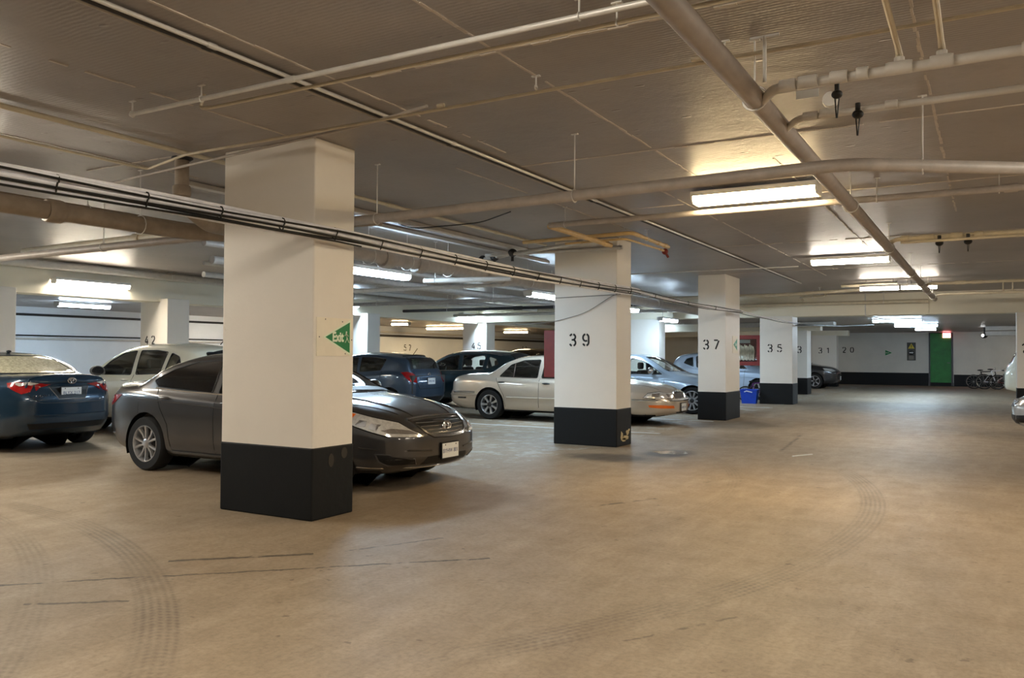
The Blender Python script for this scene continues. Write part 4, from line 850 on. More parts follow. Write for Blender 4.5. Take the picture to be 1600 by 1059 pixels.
            for k in range(nsp):
                a = 2 * PI * k / nsp if not twin else 2 * PI * (k // 2) / spokes + (-.19 if k % 2 else .19)
                a2 = a if not twin else 2 * PI * (k // 2) / spokes + (-.30 if k % 2 else .30)
                w0, w1 = (.03, .036) if twin else (.05, .075 if spokes < 8 else .05)
                c0, c1 = Vector((math.cos(a), 0, math.sin(a))), Vector((math.cos(a2), 0, math.sin(a2))); q0, q1 = Vector((-math.sin(a), 0, math.cos(a))), Vector((-math.sin(a2), 0, math.cos(a2)))
                p0, p1, pm = c0 * rr * .16, c1 * rr * .93, (c0 + c1) * rr * .3; Y = Vector((0, 1, 0)); v = []
                for p, q, wd, yy in ((p0, q0, w0, tw * .82), (pm, (q0 + q1) / 2, w0, tw * .78), (p1, q1, w1, tw * .9)):
                    v += [p + q * wd * .5 + Y * (yy - .03), p - q * wd * .5 + Y * (yy - .03), p - q * wd * .4 + Y * yy, p + q * wd * .4 + Y * yy]
                fs = [(3, 2, 1, 0), (8, 9, 10, 11)]
                for e in (0, 4): fs += [(e, e + 1, e + 5, e + 4), (e + 1, e + 2, e + 6, e + 5), (e + 2, e + 3, e + 7, e + 6), (e + 3, e, e + 4, e + 7)]
                mb.add(v, fs)
            ch.append(mb.build('rim', kind, t, True)); ch.append(MB().lathe([(0, tw * .88), (.04, tw * .9), (.055, tw * .82), (.06, tw * .5)], 20, 'y').build('hub_cap', cap, t, True))
            ch.append(MB().lathe([(0, -tw * .1), (rr * .88, -tw * .1), (rr * .88, -tw * .2)], 30, 'y').build('brake_backing', 'black_plastic', t, True))
            made = (t, ch)
    def mirror(s, st, z, side=-1, mat=None, sz=1.0):
        p = s.pt('S', st, z, side); c = p + Vector((.0, side * .13 * sz, .05)); mb = MB().ellipsoid(c, (.075 * sz, .13 * sz, .085 * sz)).tube([p, c], .03, 8)
        for i, v in enumerate(mb.v):
            if v[0] < c.x - .02: mb.v[i] = (c.x - .02, v[1], v[2])
        o = mb.build('door_mirror', mat or s.paint, s.root, True); MB().ellipsoid((c.x - .024, c.y, c.z), (.004, .11 * sz, .07 * sz)).build('mirror_glass', 'dark_lens', o, True)
    def handle(s, st, z, side=-1, mat=None):
        l, n = s.cast((s.X(st), side * 3, z), (0, -side, 0))
        if l: MB().ellipsoid((l.x, l.y + side * .012, l.z), (.10, .022, .018)).build('door_handle', mat or s.paint, s.root, True)
    def number_plate(s, end, z, txt, dx=0.012, y=0.0, tilt=0.0, wd=.305, ht=.155):
        l = s.pt(end, y, z); sg = 1 if end == 'F' else -1; x = l.x + sg * dx
        o = MB().box(x - .006 if sg > 0 else x, x if sg > 0 else x + .006, y - wd / 2, y + wd / 2, z - ht / 2, z + ht / 2).build('number_plate', 'plate_white', s.root)
        MB().box(min(x - sg * .02, x - sg * .004), max(x - sg * .02, x - sg * .004), y - wd / 2 - .012, y + wd / 2 + .012, z - ht / 2 - .012, z + ht / 2 + .012).build('plate_frame', 'black_plastic', o)
        text_mesh(txt, .062, 'plate_blue', 'plate_lettering', o, lambda u, v, w: (x + sg * (.0005 + w * .3), y + sg * u, z + v - .005), 1.0)
        for u, v in ((-.1, .06), (.1, .06)): MB().lathe([(0, .003), (.008, .002), (.008, 0)], 8, 'x', (x if sg > 0 else x - .003, y + u, z + v)).build('bolt', 'dark_steel', o)
        return o
    def doors(s, cuts, sides=(-1, 1)):
        for c in cuts: s.strip('panel_gap', [('S', a, b) for a, b in c], 'black_plastic', .0045, sides)

def base_sedan(L=4.82, W=.915, H=1.465, ax=(.97, 3.765), R=.33, **k):
    f = H / 1.465; q = L / 4.82
    sc = lambda pts, a=1.0: [(x * q, z * a) for x, z in pts]
    d = dict(L=L, R=R, ax=ax,
        top=sc([(0, .70), (.10, .765), (.4, .86), (.9, .955), (1.25, 1.0), (1.45, 1.07), (1.85, 1.28), (2.2, 1.42), (2.55, 1.465), (2.95, 1.46), (3.4, 1.39), (3.85, 1.22), (4.15, 1.10), (4.5, 1.085), (4.72, 1.06), (4.82, .99)], f),
        side=sc([(0, .66), (.12, .735), (.4, .80), (.9, .89), (1.35, .955), (1.6, 1.04), (2.0, 1.25), (2.3, 1.365), (2.65, 1.405), (3.05, 1.385), (3.5, 1.28), (3.85, 1.13), (4.12, 1.05), (4.5, 1.045), (4.72, 1.02), (4.82, .95)], f),
        belt=sc([(0, .60), (.15, .68), (.5, .745), (1.0, .81), (1.5, .865), (2.4, .915), (3.2, .955), (3.8, .985), (4.3, .985), (4.7, .95), (4.82, .88)], f),
        wid=[(0, .46), (.03 * q, .56), (.10 * q, .675), (.22 * q, .775), (.42 * q, .855), (.75 * q, W - .025), (1.2 * q, W), (3.5 * q, W), (4.1 * q, W - .03), (4.45 * q, W - .09), (4.65 * q, W - .17), (4.77 * q, W - .28), (4.82 * q, .52)],
        bot=sc([(0, .24), (.3, .19), (1.0, .185), (3.8, .185), (4.4, .22), (4.82, .33)]),
        nrake=[(0, .12), (.24, .07), (.36, .0), (.55, .0), (.66, .05), (.76, .14), (1.2, .2)], trake=[(0, .15), (.35, .06), (.5, .0), (.75, .0), (.95, .08), (1.05, .03), (1.3, .0)],
        swin=[sc([(1.62, .955), (2.02, 1.215), (2.32, 1.325), (2.52, 1.352), (2.58, .965)], f), sc([(2.68, .97), (2.64, 1.355), (3.05, 1.335), (3.4, 1.245), (3.72, 1.10), (3.62, 1.02)], f)],
        fwin=[(-.68, 1.03 * f), (.68, 1.03 * f), (.50, 1.385 * f), (-.50, 1.385 * f)], rwin=[(-.60, 1.125 * f), (.60, 1.125 * f), (.47, 1.385 * f), (-.47, 1.385 * f)])
    d.update(k); return d
def base_hatch(L=3.95, W=.85, H=1.51, ax=(.80, 3.31), R=.30, **k):
    f = H / 1.51; q = L / 3.95
    sc = lambda pts, a=1.0: [(x * q, z * a) for x, z in pts]
    d = dict(L=L, R=R, ax=ax,
        top=sc([(0, .72), (.1, .80), (.4, .92), (.8, 1.02), (1.05, 1.12), (1.5, 1.37), (1.8, 1.46), (2.3, 1.51), (2.8, 1.50), (3.3, 1.45), (3.6, 1.41), (3.72, 1.34), (3.84, 1.10), (3.92, .96), (3.95, .85)], f),
        side=sc([(0, .68), (.15, .77), (.5, .88), (.95, .97), (1.2, 1.05), (1.6, 1.28), (1.9, 1.40), (2.3, 1.44), (2.8, 1.43), (3.3, 1.38), (3.58, 1.33), (3.70, 1.24), (3.83, 1.04), (3.92, .92), (3.95, .82)], f),
        belt=sc([(0, .62), (.2, .72), (.6, .80), (1.2, .89), (2.0, .94), (2.7, .98), (3.3, 1.03), (3.7, 1.0), (3.95, .78)], f),
        wid=[(0, .46), (.04 * q, .57), (.14 * q, .68), (.3 * q, .77), (.55 * q, W - .03), (.9 * q, W), (2.9 * q, W), (3.4 * q, W - .02), (3.7 * q, W - .07), (3.87 * q, W - .14), (3.95 * q, W - .25)],
        bot=sc([(0, .24), (.3, .19), (.8, .185), (3.2, .185), (3.6, .22), (3.95, .30)]),
        nrake=[(0, .12), (.24, .06), (.38, .0), (.58, .0), (.72, .08), (.85, .16), (1.2, .2)], trake=[(0, .14), (.3, .05), (.45, .0), (.7, .0), (.95, .02), (1.4, .0), (1.6, 0)],
        swin=[sc([(1.28, 1.0), (1.6, 1.21), (1.88, 1.335), (2.2, 1.375), (2.24, 1.005)], f), sc([(2.34, 1.01), (2.31, 1.38), (2.75, 1.375), (3.12, 1.335), (3.0, 1.06)], f)],
        fwin=[(-.64, 1.10 * f), (.64, 1.10 * f), (.50, 1.42 * f), (-.50, 1.42 * f)], rwin=[(-.52, 1.10 * f), (.52, 1.10 * f), (.46, 1.36 * f), (-.46, 1.36 * f)])
    d.update(k); return d
def base_suv(L=4.4, W=.90, H=1.66, ax=(.88, 3.50), R=.35, **k):
    f = H / 1.66; q = L / 4.4
    sc = lambda pts, a=1.0: [(x * q, z * a) for x, z in pts]
    d = dict(L=L, R=R, ax=ax,
        top=sc([(0, .85), (.1, .94), (.4, 1.03), (.9, 1.10), (1.2, 1.17), (1.6, 1.42), (1.95, 1.58), (2.4, 1.65), (2.9, 1.655), (3.5, 1.62), (3.95, 1.56), (4.1, 1.46), (4.25, 1.20), (4.36, 1.04), (4.4, .92)], f),
        side=sc([(0, .82), (.15, .91), (.5, .99), (1.05, 1.05), (1.3, 1.12), (1.7, 1.37), (2.05, 1.51), (2.5, 1.57), (3.0, 1.57), (3.5, 1.53), (3.9, 1.46), (4.06, 1.36), (4.22, 1.14), (4.35, 1.0), (4.4, .88)], f),
        belt=sc([(0, .72), (.2, .83), (.6, .91), (1.3, .98), (2.2, 1.02), (3.0, 1.06), (3.6, 1.12), (4.1, 1.05), (4.4, .82)], f),
        wid=[(0, .50), (.04 * q, .61), (.14 * q, .72), (.3 * q, .81), (.55 * q, W - .02), (.9 * q, W), (3.2 * q, W), (3.8 * q, W - .02), (4.1 * q, W - .07), (4.3 * q, W - .15), (4.4 * q, W - .26)],
        bot=sc([(0, .30), (.3, .24), (.8, .23), (3.5, .23), (4.0, .27), (4.4, .36)]),
        nrake=[(0, .12), (.3, .06), (.42, .0), (.7, .0), (.85, .06), (1.0, .12), (1.2, .14)], trake=[(0, .14), (.35, .05), (.5, .0), (.8, .0), (1.0, .02), (1.6, .0), (1.8, 0)],
        swin=[sc([(1.40, 1.06), (1.72, 1.31), (2.02, 1.455), (2.38, 1.505), (2.42, 1.07)], f), sc([(2.55, 1.075), (2.50, 1.51), (2.95, 1.51), (3.28, 1.48), (3.22, 1.10)], f), sc([(3.34, 1.12), (3.40, 1.465), (3.62, 1.40), (3.72, 1.25)], f)],
        fwin=[(-.68, 1.16 * f), (.68, 1.16 * f), (.54, 1.55 * f), (-.54, 1.55 * f)], rwin=[(-.56, 1.16 * f), (.56, 1.16 * f), (.50, 1.48 * f), (-.50, 1.48 * f)])
    d.update(k); return d
carpaint('paint_graphite', srgb(70, 68, 68), .6, .3); carpaint('paint_blue', srgb(6, 46, 70), .4, .3); carpaint('paint_white', srgb(232, 228, 208), .0, .35)
carpaint('paint_bluegrey', srgb(50, 70, 92), .5, .3); carpaint('paint_teal', srgb(8, 42, 52), .5, .3); carpaint('paint_champagne', srgb(206, 192, 174), .5, .32)
carpaint('paint_silverblue', srgb(168, 184, 200), .5, .3); carpaint('paint_dark', srgb(46, 46, 50), .5, .3); carpaint('paint_silver', srgb(180, 180, 180), .5, .3); carpaint('paint_paleblue', srgb(186, 204, 226), .3, .35)

# ---- dark grey sedan behind the nearest column (nose to the aisle)
sp = base_sedan(glass='tint_glass', seat=2.35, L=4.88, ax=(.96, 3.84))
sp['top'][:7] = [(0, .735), (.10, .795), (.4, .885), (.85, .965), (1.18, 1.0), (1.36, 1.06), (1.82, 1.28)]; sp['side'][:6] = [(0, .70), (.12, .765), (.4, .83), (.9, .905), (1.3, .955), (1.55, 1.04)]
sp['belt'][:3] = [(0, .62), (.15, .695), (.5, .76)]; sp['fwin'] = [(-.69, .995), (.69, .995), (.50, 1.385), (-.50, 1.385)]
a = Car('sedan', 'dark grey sedan parked nose out behind the nearest column', 'car', (-5.12 - sp['L'] / 2, 7.52, 0), 0, sp, 'paint_graphite', 130)
a.wheels(5, 'alloy', True, 'alloy'); B2 = (-1, 1)
a.doors([[(1.52, .86), (1.50, .45), (1.62, .27)], [(2.62, .96), (2.62, .6), (2.60, .28)], [(3.66, 1.0), (3.56, .78), (3.42, .58), (3.36, .28)], [(1.62, .27), (3.36, .28)]])
for sd in B2:
    a.handle(2.42, .865, sd); a.handle(3.48, .90, sd); a.mirror(1.80, .98, sd)
a.strip('chrome_strip', [('S', 1.58, .945), ('S', 2.4, .958), ('S', 3.2, .985), ('S', 3.70, 1.015)], 'chrome', .010, B2)
a.strip('crease_line', [('S', 1.2, .74), ('S', 2.2, .79), ('S', 3.2, .845), ('S', 4.0, .88)], 'paint_graphite', .007, B2)
a.strip('sill_strip', [('S', 1.4, .25), ('S', 3.35, .26)], 'paint_graphite', .02, B2)
dg = (-.75, .66, 0)
for o in (0,):
    a.decal('headlight', [('F', -.42, .575), ('F', -.56, .665), ('S', .20, .72), ('S', .42, .775), ('S', .66, .825), ('S', .80, .835), ('S', .74, .755), ('S', .56, .69), ('S', .36, .635), ('S', .2, .59)], 'clear_lens', dg, .008, sides=B2)
    a.decal('indicator_lens', [('S', .60, .805), ('S', .80, .83), ('S', .74, .76), ('S', .63, .735)], 'amber', dg, .012, sides=B2)
    a.decal('headlamp_bowl', [('S', .44, .735), ('S', .52, .745), ('S', .55, .705), ('S', .5, .685), ('S', .43, .69)], 'lamp_reflector', dg, .013, sides=B2)
    a.decal('headlamp_bowl', [('S', .30, .70), ('S', .39, .715), ('S', .40, .665), ('S', .32, .65)], 'lamp_reflector', dg, .013, sides=B2)
    a.decal('headlamp_eyebrow', [('F', -.48, .600), ('F', -.56, .640), ('S', .2, .665), ('S', .28, .65), ('S', .2, .62)], 'lamp_reflector', dg, .012, sides=B2)
    a.strip('lens_edge', [('F', -.46, .578), ('S', .2, .583), ('S', .36, .628), ('S', .56, .683), ('S', .74, .748), ('S', .81, .838), ('S', .66, .833), ('S', .42, .783), ('S', .20, .727), ('F', -.56, .662), ('F', -.46, .578)], 'black_plastic', .006, B2)
    a.decal('fog_recess', [('F', -.50, .30), ('F', -.54, .345), ('S', .2, .395), ('S', .3, .40), ('S', .28, .34), ('S', .22, .30)], 'black_plastic', dg, .004, sides=B2)
    a.strip('fog_surround', [('F', -.49, .295), ('F', -.54, .352), ('S', .2, .405), ('S', .32, .41), ('S', .29, .335), ('S', .22, .292), ('F', -.49, .295)], 'paint_graphite', .011, B2)
gr = a.decal('grille', [('F', -.44, 0.725), ('F', -.36, 0.625), ('F', -.26, 0.580), ('F', 0, 0.570), ('F', .26, 0.580), ('F', .36, 0.625), ('F', .44, 0.725), ('F', .2, 0.740), ('F', 0, 0.743), ('F', -.2, 0.740)], 'black_plastic', (-1, 0, 0), .004)
for k, (z, w_) in enumerate(((.71, .41), (.675, .385), (.64, .35), (.605, .29))): a.strip('grille_bar', [('F', -w_, z), ('F', 0, z - .004), ('F', w_, z)], 'chrome', .0075, (-1,), gr)
a.strip('grille_top_bar', [('F', -.47, 0.747), ('F', -.2, 0.762), ('F', 0, 0.765), ('F', .2, 0.762), ('F', .47, 0.747)], 'chrome', .020); a.strip('grille_surround', [('F', -.46, 0.737), ('F', -.375, 0.620), ('F', -.27, 0.568), ('F', 0, 0.557), ('F', .27, 0.568), ('F', .375, 0.620), ('F', .46, 0.737)], 'paint_graphite', .017); a.strip('grille_lip', [('F', -.44, 0.730), ('F', -.36, 0.627), ('F', -.26, 0.581), ('F', 0, 0.571), ('F', .26, 0.581), ('F', .36, 0.627), ('F', .44, 0.730)], 'chrome', .006)
l = a.pt('F', 0, 0.670); mb = MB(); ex = l.x + .022; pts = [(ex, .075 * math.cos(2 * PI * i / 24), .665 + .042 * math.sin(2 * PI * i / 24)) for i in range(25)]; mb.tube(pts, .009, 6)
for q in (((.042, .028), (.028, -.032)), ((-.028, .032), (-.042, -.028)), ((.036, -.012), (-.036, .012))): mb.tube([(ex, q[0][0], .665 + q[0][1]), (ex, q[1][0], .665 + q[1][1])], .010, 6)
e = mb.build('emblem', 'chrome', a.root, True); e['label'] = 'chrome oval badge with a slanted H'
a.decal('lower_intake', [('F', -.42, .285), ('F', -.36, .365), ('F', .36, .365), ('F', .42, .285), ('F', 0, .265)], 'black_plastic', (-1, 0, 0), .004); a.strip('bumper_lip', [('S', .55, .27), ('S', .3, .265), ('F', -.55, .262), ('F', -.3, .25), ('F', 0, .248), ('F', .3, .25), ('F', .55, .262)], 'chrome', .009); a.strip('bumper_crease', [('S', .5, .47), ('S', .3, .455), ('F', -.6, .445), ('F', -.3, .42)], 'paint_graphite', .010, B2)
a.number_plate('F', .405, 'BYHW 801', .02)
a.strip('bonnet_edge', [('T', .28, -.50), ('T', .7, -.67), ('T', 1.2, -.735), ('T', 1.42, -.74)], 'black_plastic', .004, B2); a.strip('bonnet_crease', [('T', .2, -.34), ('T', .7, -.46), ('T', 1.25, -.55)], 'paint_graphite', .010, B2)
a.decal('cowl_panel', [('T', 1.30, -.66), ('T', 1.26, -.3), ('T', 1.25, 0), ('T', 1.26, .3), ('T', 1.30, .66), ('T', 1.40, .64), ('T', 1.38, .3), ('T', 1.36, 0), ('T', 1.38, -.3), ('T', 1.40, -.64)], 'black_plastic', (0, 0, -1), .006)
a.strip('wiper', [('T', 1.40, -.55), ('T', 1.40, -.2), ('T', 1.40, .12)], 'black_plastic', .012)
a.decal('tail_light', [('S', 4.36, .915), ('S', 4.62, .90), ('R', -.56, .90), ('R', -.50, .80), ('S', 4.66, .77), ('S', 4.55, .81)], 'red_lens', (.6, .8, 0), .008, sides=B2); a.strip('bumper_reflector', [('S', 4.50, .43), ('S', 4.62, .42)], 'chrome', .014, B2)
a.decal('fuel_flap', [('S', 3.98, .84), ('S', 4.16, .845), ('S', 4.16, .70), ('S', 3.98, .695)], 'paint_graphite', (0, 1, 0), .003, sides=(-1,))

# ---- blue sedan at the left edge, tail to the viewer
sp = base_sedan(L=4.64, W=.888, H=1.455, ax=(.93, 3.63), R=.315); sp['glass'] = 'car_glass'; k_ = 4.64 / 4.82
sp['top'][-4:] = [(4.12 * k_, 1.14), (4.5 * k_, 1.125), (4.72 * k_, 1.11), (4.64, 1.04)]; sp['side'][-4:] = [(4.10 * k_, 1.09), (4.5 * k_, 1.085), (4.72 * k_, 1.06), (4.64, .99)]; sp['belt'][-3:] = [(4.3 * k_, 1.01), (4.7 * k_, .985), (4.64, .91)]; sp['rglass'] = 'dusty_glare_glass'
q = 4.64 / 4.82; sp['rwin'] = [(-.62, 1.13), (.62, 1.13), (.49, 1.385), (-.49, 1.385)]
a = Car('sedan', 'dark blue sedan at the left edge seen from behind', 'car', (-11.72 - 2.32, 7.42, 0), PI, sp, 'paint_blue', 120)
a.wheels(5, 'alloy', False); a.doors([[(2.5, .93), (2.5, .28)], [(1.5, .86), (1.55, .28)]])
for sd in B2: a.mirror(1.72, .97, sd)
dg = (1, .25, 0)
a.decal('tail_light', [('R', -.50, 0.990), ('R', -.62, 1.010), ('S', 4.42, 1.015), ('S', 4.30, 1.000), ('S', 4.34, 0.945), ('S', 4.46, 0.875), ('R', -.66, 0.845), ('R', -.56, 0.875)], 'red_lens', (.8, .6, 0), .010, sides=B2); a.decal('reverse_lens', [('R', -.44, 0.997), ('R', -.56, 1.017), ('R', -.62, 0.995), ('R', -.54, 0.970)], 'clear_lens', dg, .014, sides=B2); a.decal('inner_tail_light', [('R', -.28, 0.980), ('R', -.44, 1.000), ('R', -.49, 0.975), ('R', -.49, 0.885), ('R', -.42, 0.935)], 'red_lens', dg, .010, sides=B2)
a.decal('plate_recess', [('R', -.30, 0.945), ('R', .30, 0.945), ('R', .20, 0.770), ('R', -.20, 0.770)], 'black_plastic', (1, 0, 0), .004); a.strip('recess_edge', [('R', -.30, 0.940), ('R', -.2, 0.765), ('R', .2, 0.765), ('R', .30, 0.940)], 'chrome', .008); a.strip('boot_bar', [('R', -.32, 0.965), ('R', 0, 0.970), ('R', .32, 0.965)], 'paint_blue', .016); a.number_plate('R', .855, 'BLYX 217', .016)
a.decal('reverse_lens', [('R', -.52, .985), ('R', -.66, 1.005), ('S', 4.40, 1.01), ('S', 4.42, .975), ('R', -.66, .955)], 'clear_lens', (.8, .6, 0), .015, sides=B2)
a.strip('boot_gap', [('R', -.62, 0.945), ('R', -.58, 0.805), ('R', -.45, 0.720), ('R', 0, 0.705), ('R', .45, 0.720), ('R', .58, 0.805), ('R', .62, 0.945)], 'black_plastic', .006); a.strip('bumper_crease', [('R', -.55, 0.545), ('R', 0, 0.535), ('R', .55, 0.545)], 'paint_blue', .012); a.decal('bumper_base', [('R', -.6, 0.425), ('R', .6, 0.425), ('R', .55, 0.345), ('R', -.55, 0.345)], 'black_plastic', (1, 0, 0), .006)
a.strip('boot_spoiler', [('T', 4.60 * q + .08, -.60), ('T', 4.64 * q + .08, 0), ('T', 4.60 * q + .08, .60)], 'paint_blue', .018)
l = a.pt('R', 0, 1.030); ex = l.x - .014; mb = MB(); EL = lambda ry, rz, cz=0: [(ex, ry * math.cos(2 * PI * i / 20), 1.03 + cz + rz * math.sin(2 * PI * i / 20)) for i in range(21)]
mb.tube(EL(.062, .042), .007, 6).tube(EL(.044, .016, .014), .006, 6).tube(EL(.018, .036), .006, 6); e = mb.build('emblem', 'chrome', a.root, True); e['label'] = 'chrome oval badge'
text_mesh('COROLLA', .062, 'chrome', 'badge_lettering', a.root, lambda u, v, w: (a.pt('R', .42, 0.815).x - .006 - w, .42 - u, .81 + v), 1.1)
MB().ellipsoid((a.X(3.0), 0, 1.455), (.06, .025, .02)).build('roof_fin', 'black_plastic', a.root, True)

# ---- white crossover behind the grey sedan
sp = base_suv(L=4.35, W=.89, H=1.64, R=.34)
a = Car('crossover', 'white crossover between the blue sedan and the dark grey sedan', 'car', (-11.35 - 2.175, 10.35, 0), PI, sp, 'paint_white', 100)
a.wheels(5, 'alloy', False); a.doors([[(1.45, 1.0), (1.5, .3)], [(2.48, 1.06), (2.46, .3)], [(3.3, 1.08), (3.2, .35)]])
for sd in B2: a.mirror(1.62, 1.07, sd, 'cable_grey', 1.1); a.handle(2.3, .96, sd); a.handle(3.2, 1.0, sd)
MB().tube([(a.X(3.75), .0, 1.60), (a.X(3.95), .0, 1.78)], .008, 6).build('antenna', 'black_plastic', a.root); a.decal('roof_spoiler', [('T', 4.0, -.5), ('T', 3.96, 0), ('T', 4.0, .5), ('T', 4.1, .48), ('T', 4.1, -.48)], 'black_plastic', (0, 0, -1), .01)
a.decal('tail_light', [('S', 4.1, 1.1), ('R', -.55, 1.08), ('R', -.55, .95), ('S', 4.15, .95)], 'red_lens', (.7, .7, 0), .008, sides=B2)

# ---- blue-grey hatchback, tail to the aisle
sp = base_hatch(glass='teal_glass')
a = Car('hatchback', 'blue-grey hatchback with red tail lights beyond the nearest column', 'car', (-12.0 - 1.975, 16.9, 0), PI, sp, 'paint_bluegrey', 110)
a.wheels(5, 'alloy', False); a.doors([[(2.28, 1.0), (2.28, .3)], [(3.06, 1.04), (2.95, .6), (2.85, .4)], [(1.25, .9), (1.3, .3)]])
for sd in B2: a.handle(2.12, .93, sd); a.handle(2.98, .97, sd); a.mirror(1.42, 1.03, sd)
a.decal('tail_light', [('S', 3.60, 1.01), ('S', 3.74, 1.03), ('R', -.60, 1.0), ('R', -.52, .92), ('R', -.56, .76), ('S', 3.84, .80), ('S', 3.72, .92)], 'red_lens', (.75, .66, 0), .012, sides=B2)
a.number_plate('R', .80, 'BPLK 402', .012, 0, 0); a.decal('hatch_recess', [('R', -.42, .90), ('R', .42, .90), ('R', .36, .70), ('R', -.36, .70)], 'paint_bluegrey', (1, 0, 0), .004); a.strip('hatch_gap', [('R', -.54, 1.05), ('R', -.54, .75), ('R', -.46, .62), ('R', .46, .62), ('R', .54, .75), ('R', .54, 1.05)], 'black_plastic', .006); a.strip('hatch_spoiler', [('R', -.46, 1.405), ('R', 0, 1.425), ('R', .46, 1.405)], 'black_plastic', .03)
a.decal('pillar_panel', [('R', -.60, 1.08), ('R', -.53, 1.36), ('R', -.47, 1.38), ('R', -.53, 1.09)], 'black_plastic', (1, 0, 0), .006, sides=B2); a.decal('bumper_base', [('R', -.5, .42), ('R', .5, .42), ('R', .5, .30), ('R', -.5, .30)], 'black_plastic', (1, 0, 0), .006)
l = a.pt('R', 0, .965); mb = MB().tube([(l.x - .01, .05 * math.cos(2 * PI * i / 18), .965 + .034 * math.sin(2 * PI * i / 18)) for i in range(19)], .008, 6).tube([(l.x - .01, .034 * math.cos(2 * PI * i / 18), .977 + .013 * math.sin(2 * PI * i / 18)) for i in range(19)], .006, 6); mb.build('emblem', 'chrome', a.root, True)
MB().tube([(a.X(3.45), .1, 1.40), (a.X(3.62), .1, 1.60)], .008, 6).build('antenna', 'black_plastic', a.root); a.decal('bumper_reflector', [('R', -.62, .46), ('S', 3.86, .46), ('S', 3.86, .40), ('R', -.62, .40)], 'clear_lens', (.75, .66, 0), .006, sides=B2)

# ---- dark teal crossover beyond it
sp = base_suv(L=4.3, W=.88, H=1.60, R=.33, glass='car_glass')
a = Car('crossover', 'dark teal crossover behind the champagne sedan boot', 'car', (-10.7 - 2.15, 19.9, 0), PI, sp, 'paint_teal', 90)
a.wheels(5, 'alloy', False); a.doors([[(1.45, .97), (1.5, .3)], [(2.42, 1.03), (2.4, .3)], [(3.2, 1.06), (3.1, .4)]])
for sd in B2: a.mirror(1.6, 1.06, sd, 'paint_silver'); a.handle(2.25, .94, sd); a.handle(3.1, .98, sd)
a.strip('roof_rail', [('S', 1.95, 1.47), ('S', 2.5, 1.515), ('S', 3.3, 1.49), ('S', 3.7, 1.43)], 'chrome', .012, B2); a.strip('belt_chrome', [('S', 1.4, 1.01), ('S', 2.4, 1.025), ('S', 3.2, 1.06)], 'chrome', .008, B2); a.decal('tail_light', [('S', 4.0, 1.06), ('R', -.5, 1.05), ('R', -.5, .92), ('S', 4.1, .92)], 'red_lens', (.7, .7, 0), .008, sides=B2)
a.decal('roof_spoiler', [('T', 3.85, -.5), ('T', 3.8, 0), ('T', 3.85, .5), ('T', 4.0, .48), ('T', 4.0, -.48)], 'black_plastic', (0, 0, -1), .012)

# ---- champagne sedan behind column 39
L = 5.42; q = L / 4.82
sp = base_sedan(L=L, W=.945, H=1.455, ax=(1.16, 4.16), R=.335, glass='teal_glass', seat=2.6)
sc = lambda pts: [(x, z) for x, z in pts]
sp['top'] = [(0, .685), (.10, .755), (.5, .86), (1.1, .935), (1.5, .985), (1.72, 1.05), (2.15, 1.28), (2.5, 1.41), (2.9, 1.455), (3.4, 1.445), (3.75, 1.37), (4.15, 1.15), (4.4, 1.055), (4.8, 1.035), (5.3, .985), (5.42, .90)]
sp['side'] = [(0, .655), (.15, .72), (.5, .80), (1.1, .87), (1.65, .955), (1.9, 1.05), (2.3, 1.26), (2.6, 1.36), (3.0, 1.395), (3.4, 1.375), (3.75, 1.28), (4.1, 1.08), (4.35, 1.0), (4.8, .99), (5.3, .93), (5.42, .86)]
sp['belt'] = [(0, .59), (.15, .66), (.6, .735), (1.2, .80), (2.0, .875), (3.0, .915), (4.0, .935), (4.7, .93), (5.3, .86), (5.42, .78)]
sp['swin'] = [[(1.98, .95), (2.34, 1.20), (2.62, 1.315), (2.82, 1.34), (2.86, .95)], [(2.96, .95), (2.94, 1.345), (3.35, 1.33), (3.66, 1.23), (3.92, .965)]]
sp['nrake'] = [(0, .1), (.22, .04), (.3, .0), (.53, .0), (.56, .05), (.64, .07), (.76, .16), (1.2, .25)]; sp['trake'] = [(0, .12), (.3, .03), (.4, .0), (.58, .0), (.62, .05), (.9, .06), (1.05, .12), (1.3, .1)]
a = Car('sedan', 'champagne sedan parked nose out behind column 39', 'car', (-5.60 - L / 2, 16.95, 0), 0, sp, 'paint_champagne', 120)
a.wheels(7, 'alloy', False, 'teal_cap' if 'teal_cap' in MATS else 'dark_steel', rimk=.66); a.doors([[(1.75, .86), (1.8, .30)], [(2.90, .93), (2.90, .30)], [(4.0, .93), (3.9, .75), (3.78, .55), (3.74, .3)]])
for sd in B2: a.handle(2.72, .83, sd, 'black_plastic'); a.handle(3.84, .84, sd, 'black_plastic'); a.mirror(2.15, .97, sd)
a.strip('side_moulding', [('S', 1.6, .50), ('S', 2.88, .50)], 'paint_champagne', .028, B2); a.strip('side_moulding', [('S', 2.92, .50), ('S', 3.70, .50)], 'paint_champagne', .028, B2); a.strip('chrome_line', [('S', 1.65, .525), ('S', 3.68, .525)], 'chrome', .006, B2); a.strip('bumper_chrome', [('S', 4.55, .60), ('S', 5.0, .595), ('S', 5.16, .59), ('R', -.6, .59), ('R', 0, .59)], 'chrome', .024, B2); a.strip('bumper_step', [('S', 4.5, .54), ('S', 5.0, .53), ('S', 5.18, .53), ('R', -.6, .53)], 'paint_champagne', .028, B2); a.decal('side_marker', [('S', 4.80, .49), ('S', 5.05, .485), ('S', 5.05, .45), ('S', 4.80, .455)], 'black_plastic', (0, 1, 0), .006, sides=B2)
a.strip('window_divider', [('S', 3.56, .955), ('S', 3.56, 1.27)], 'chrome', .010, B2)
dg = (-.8, .6, 0)
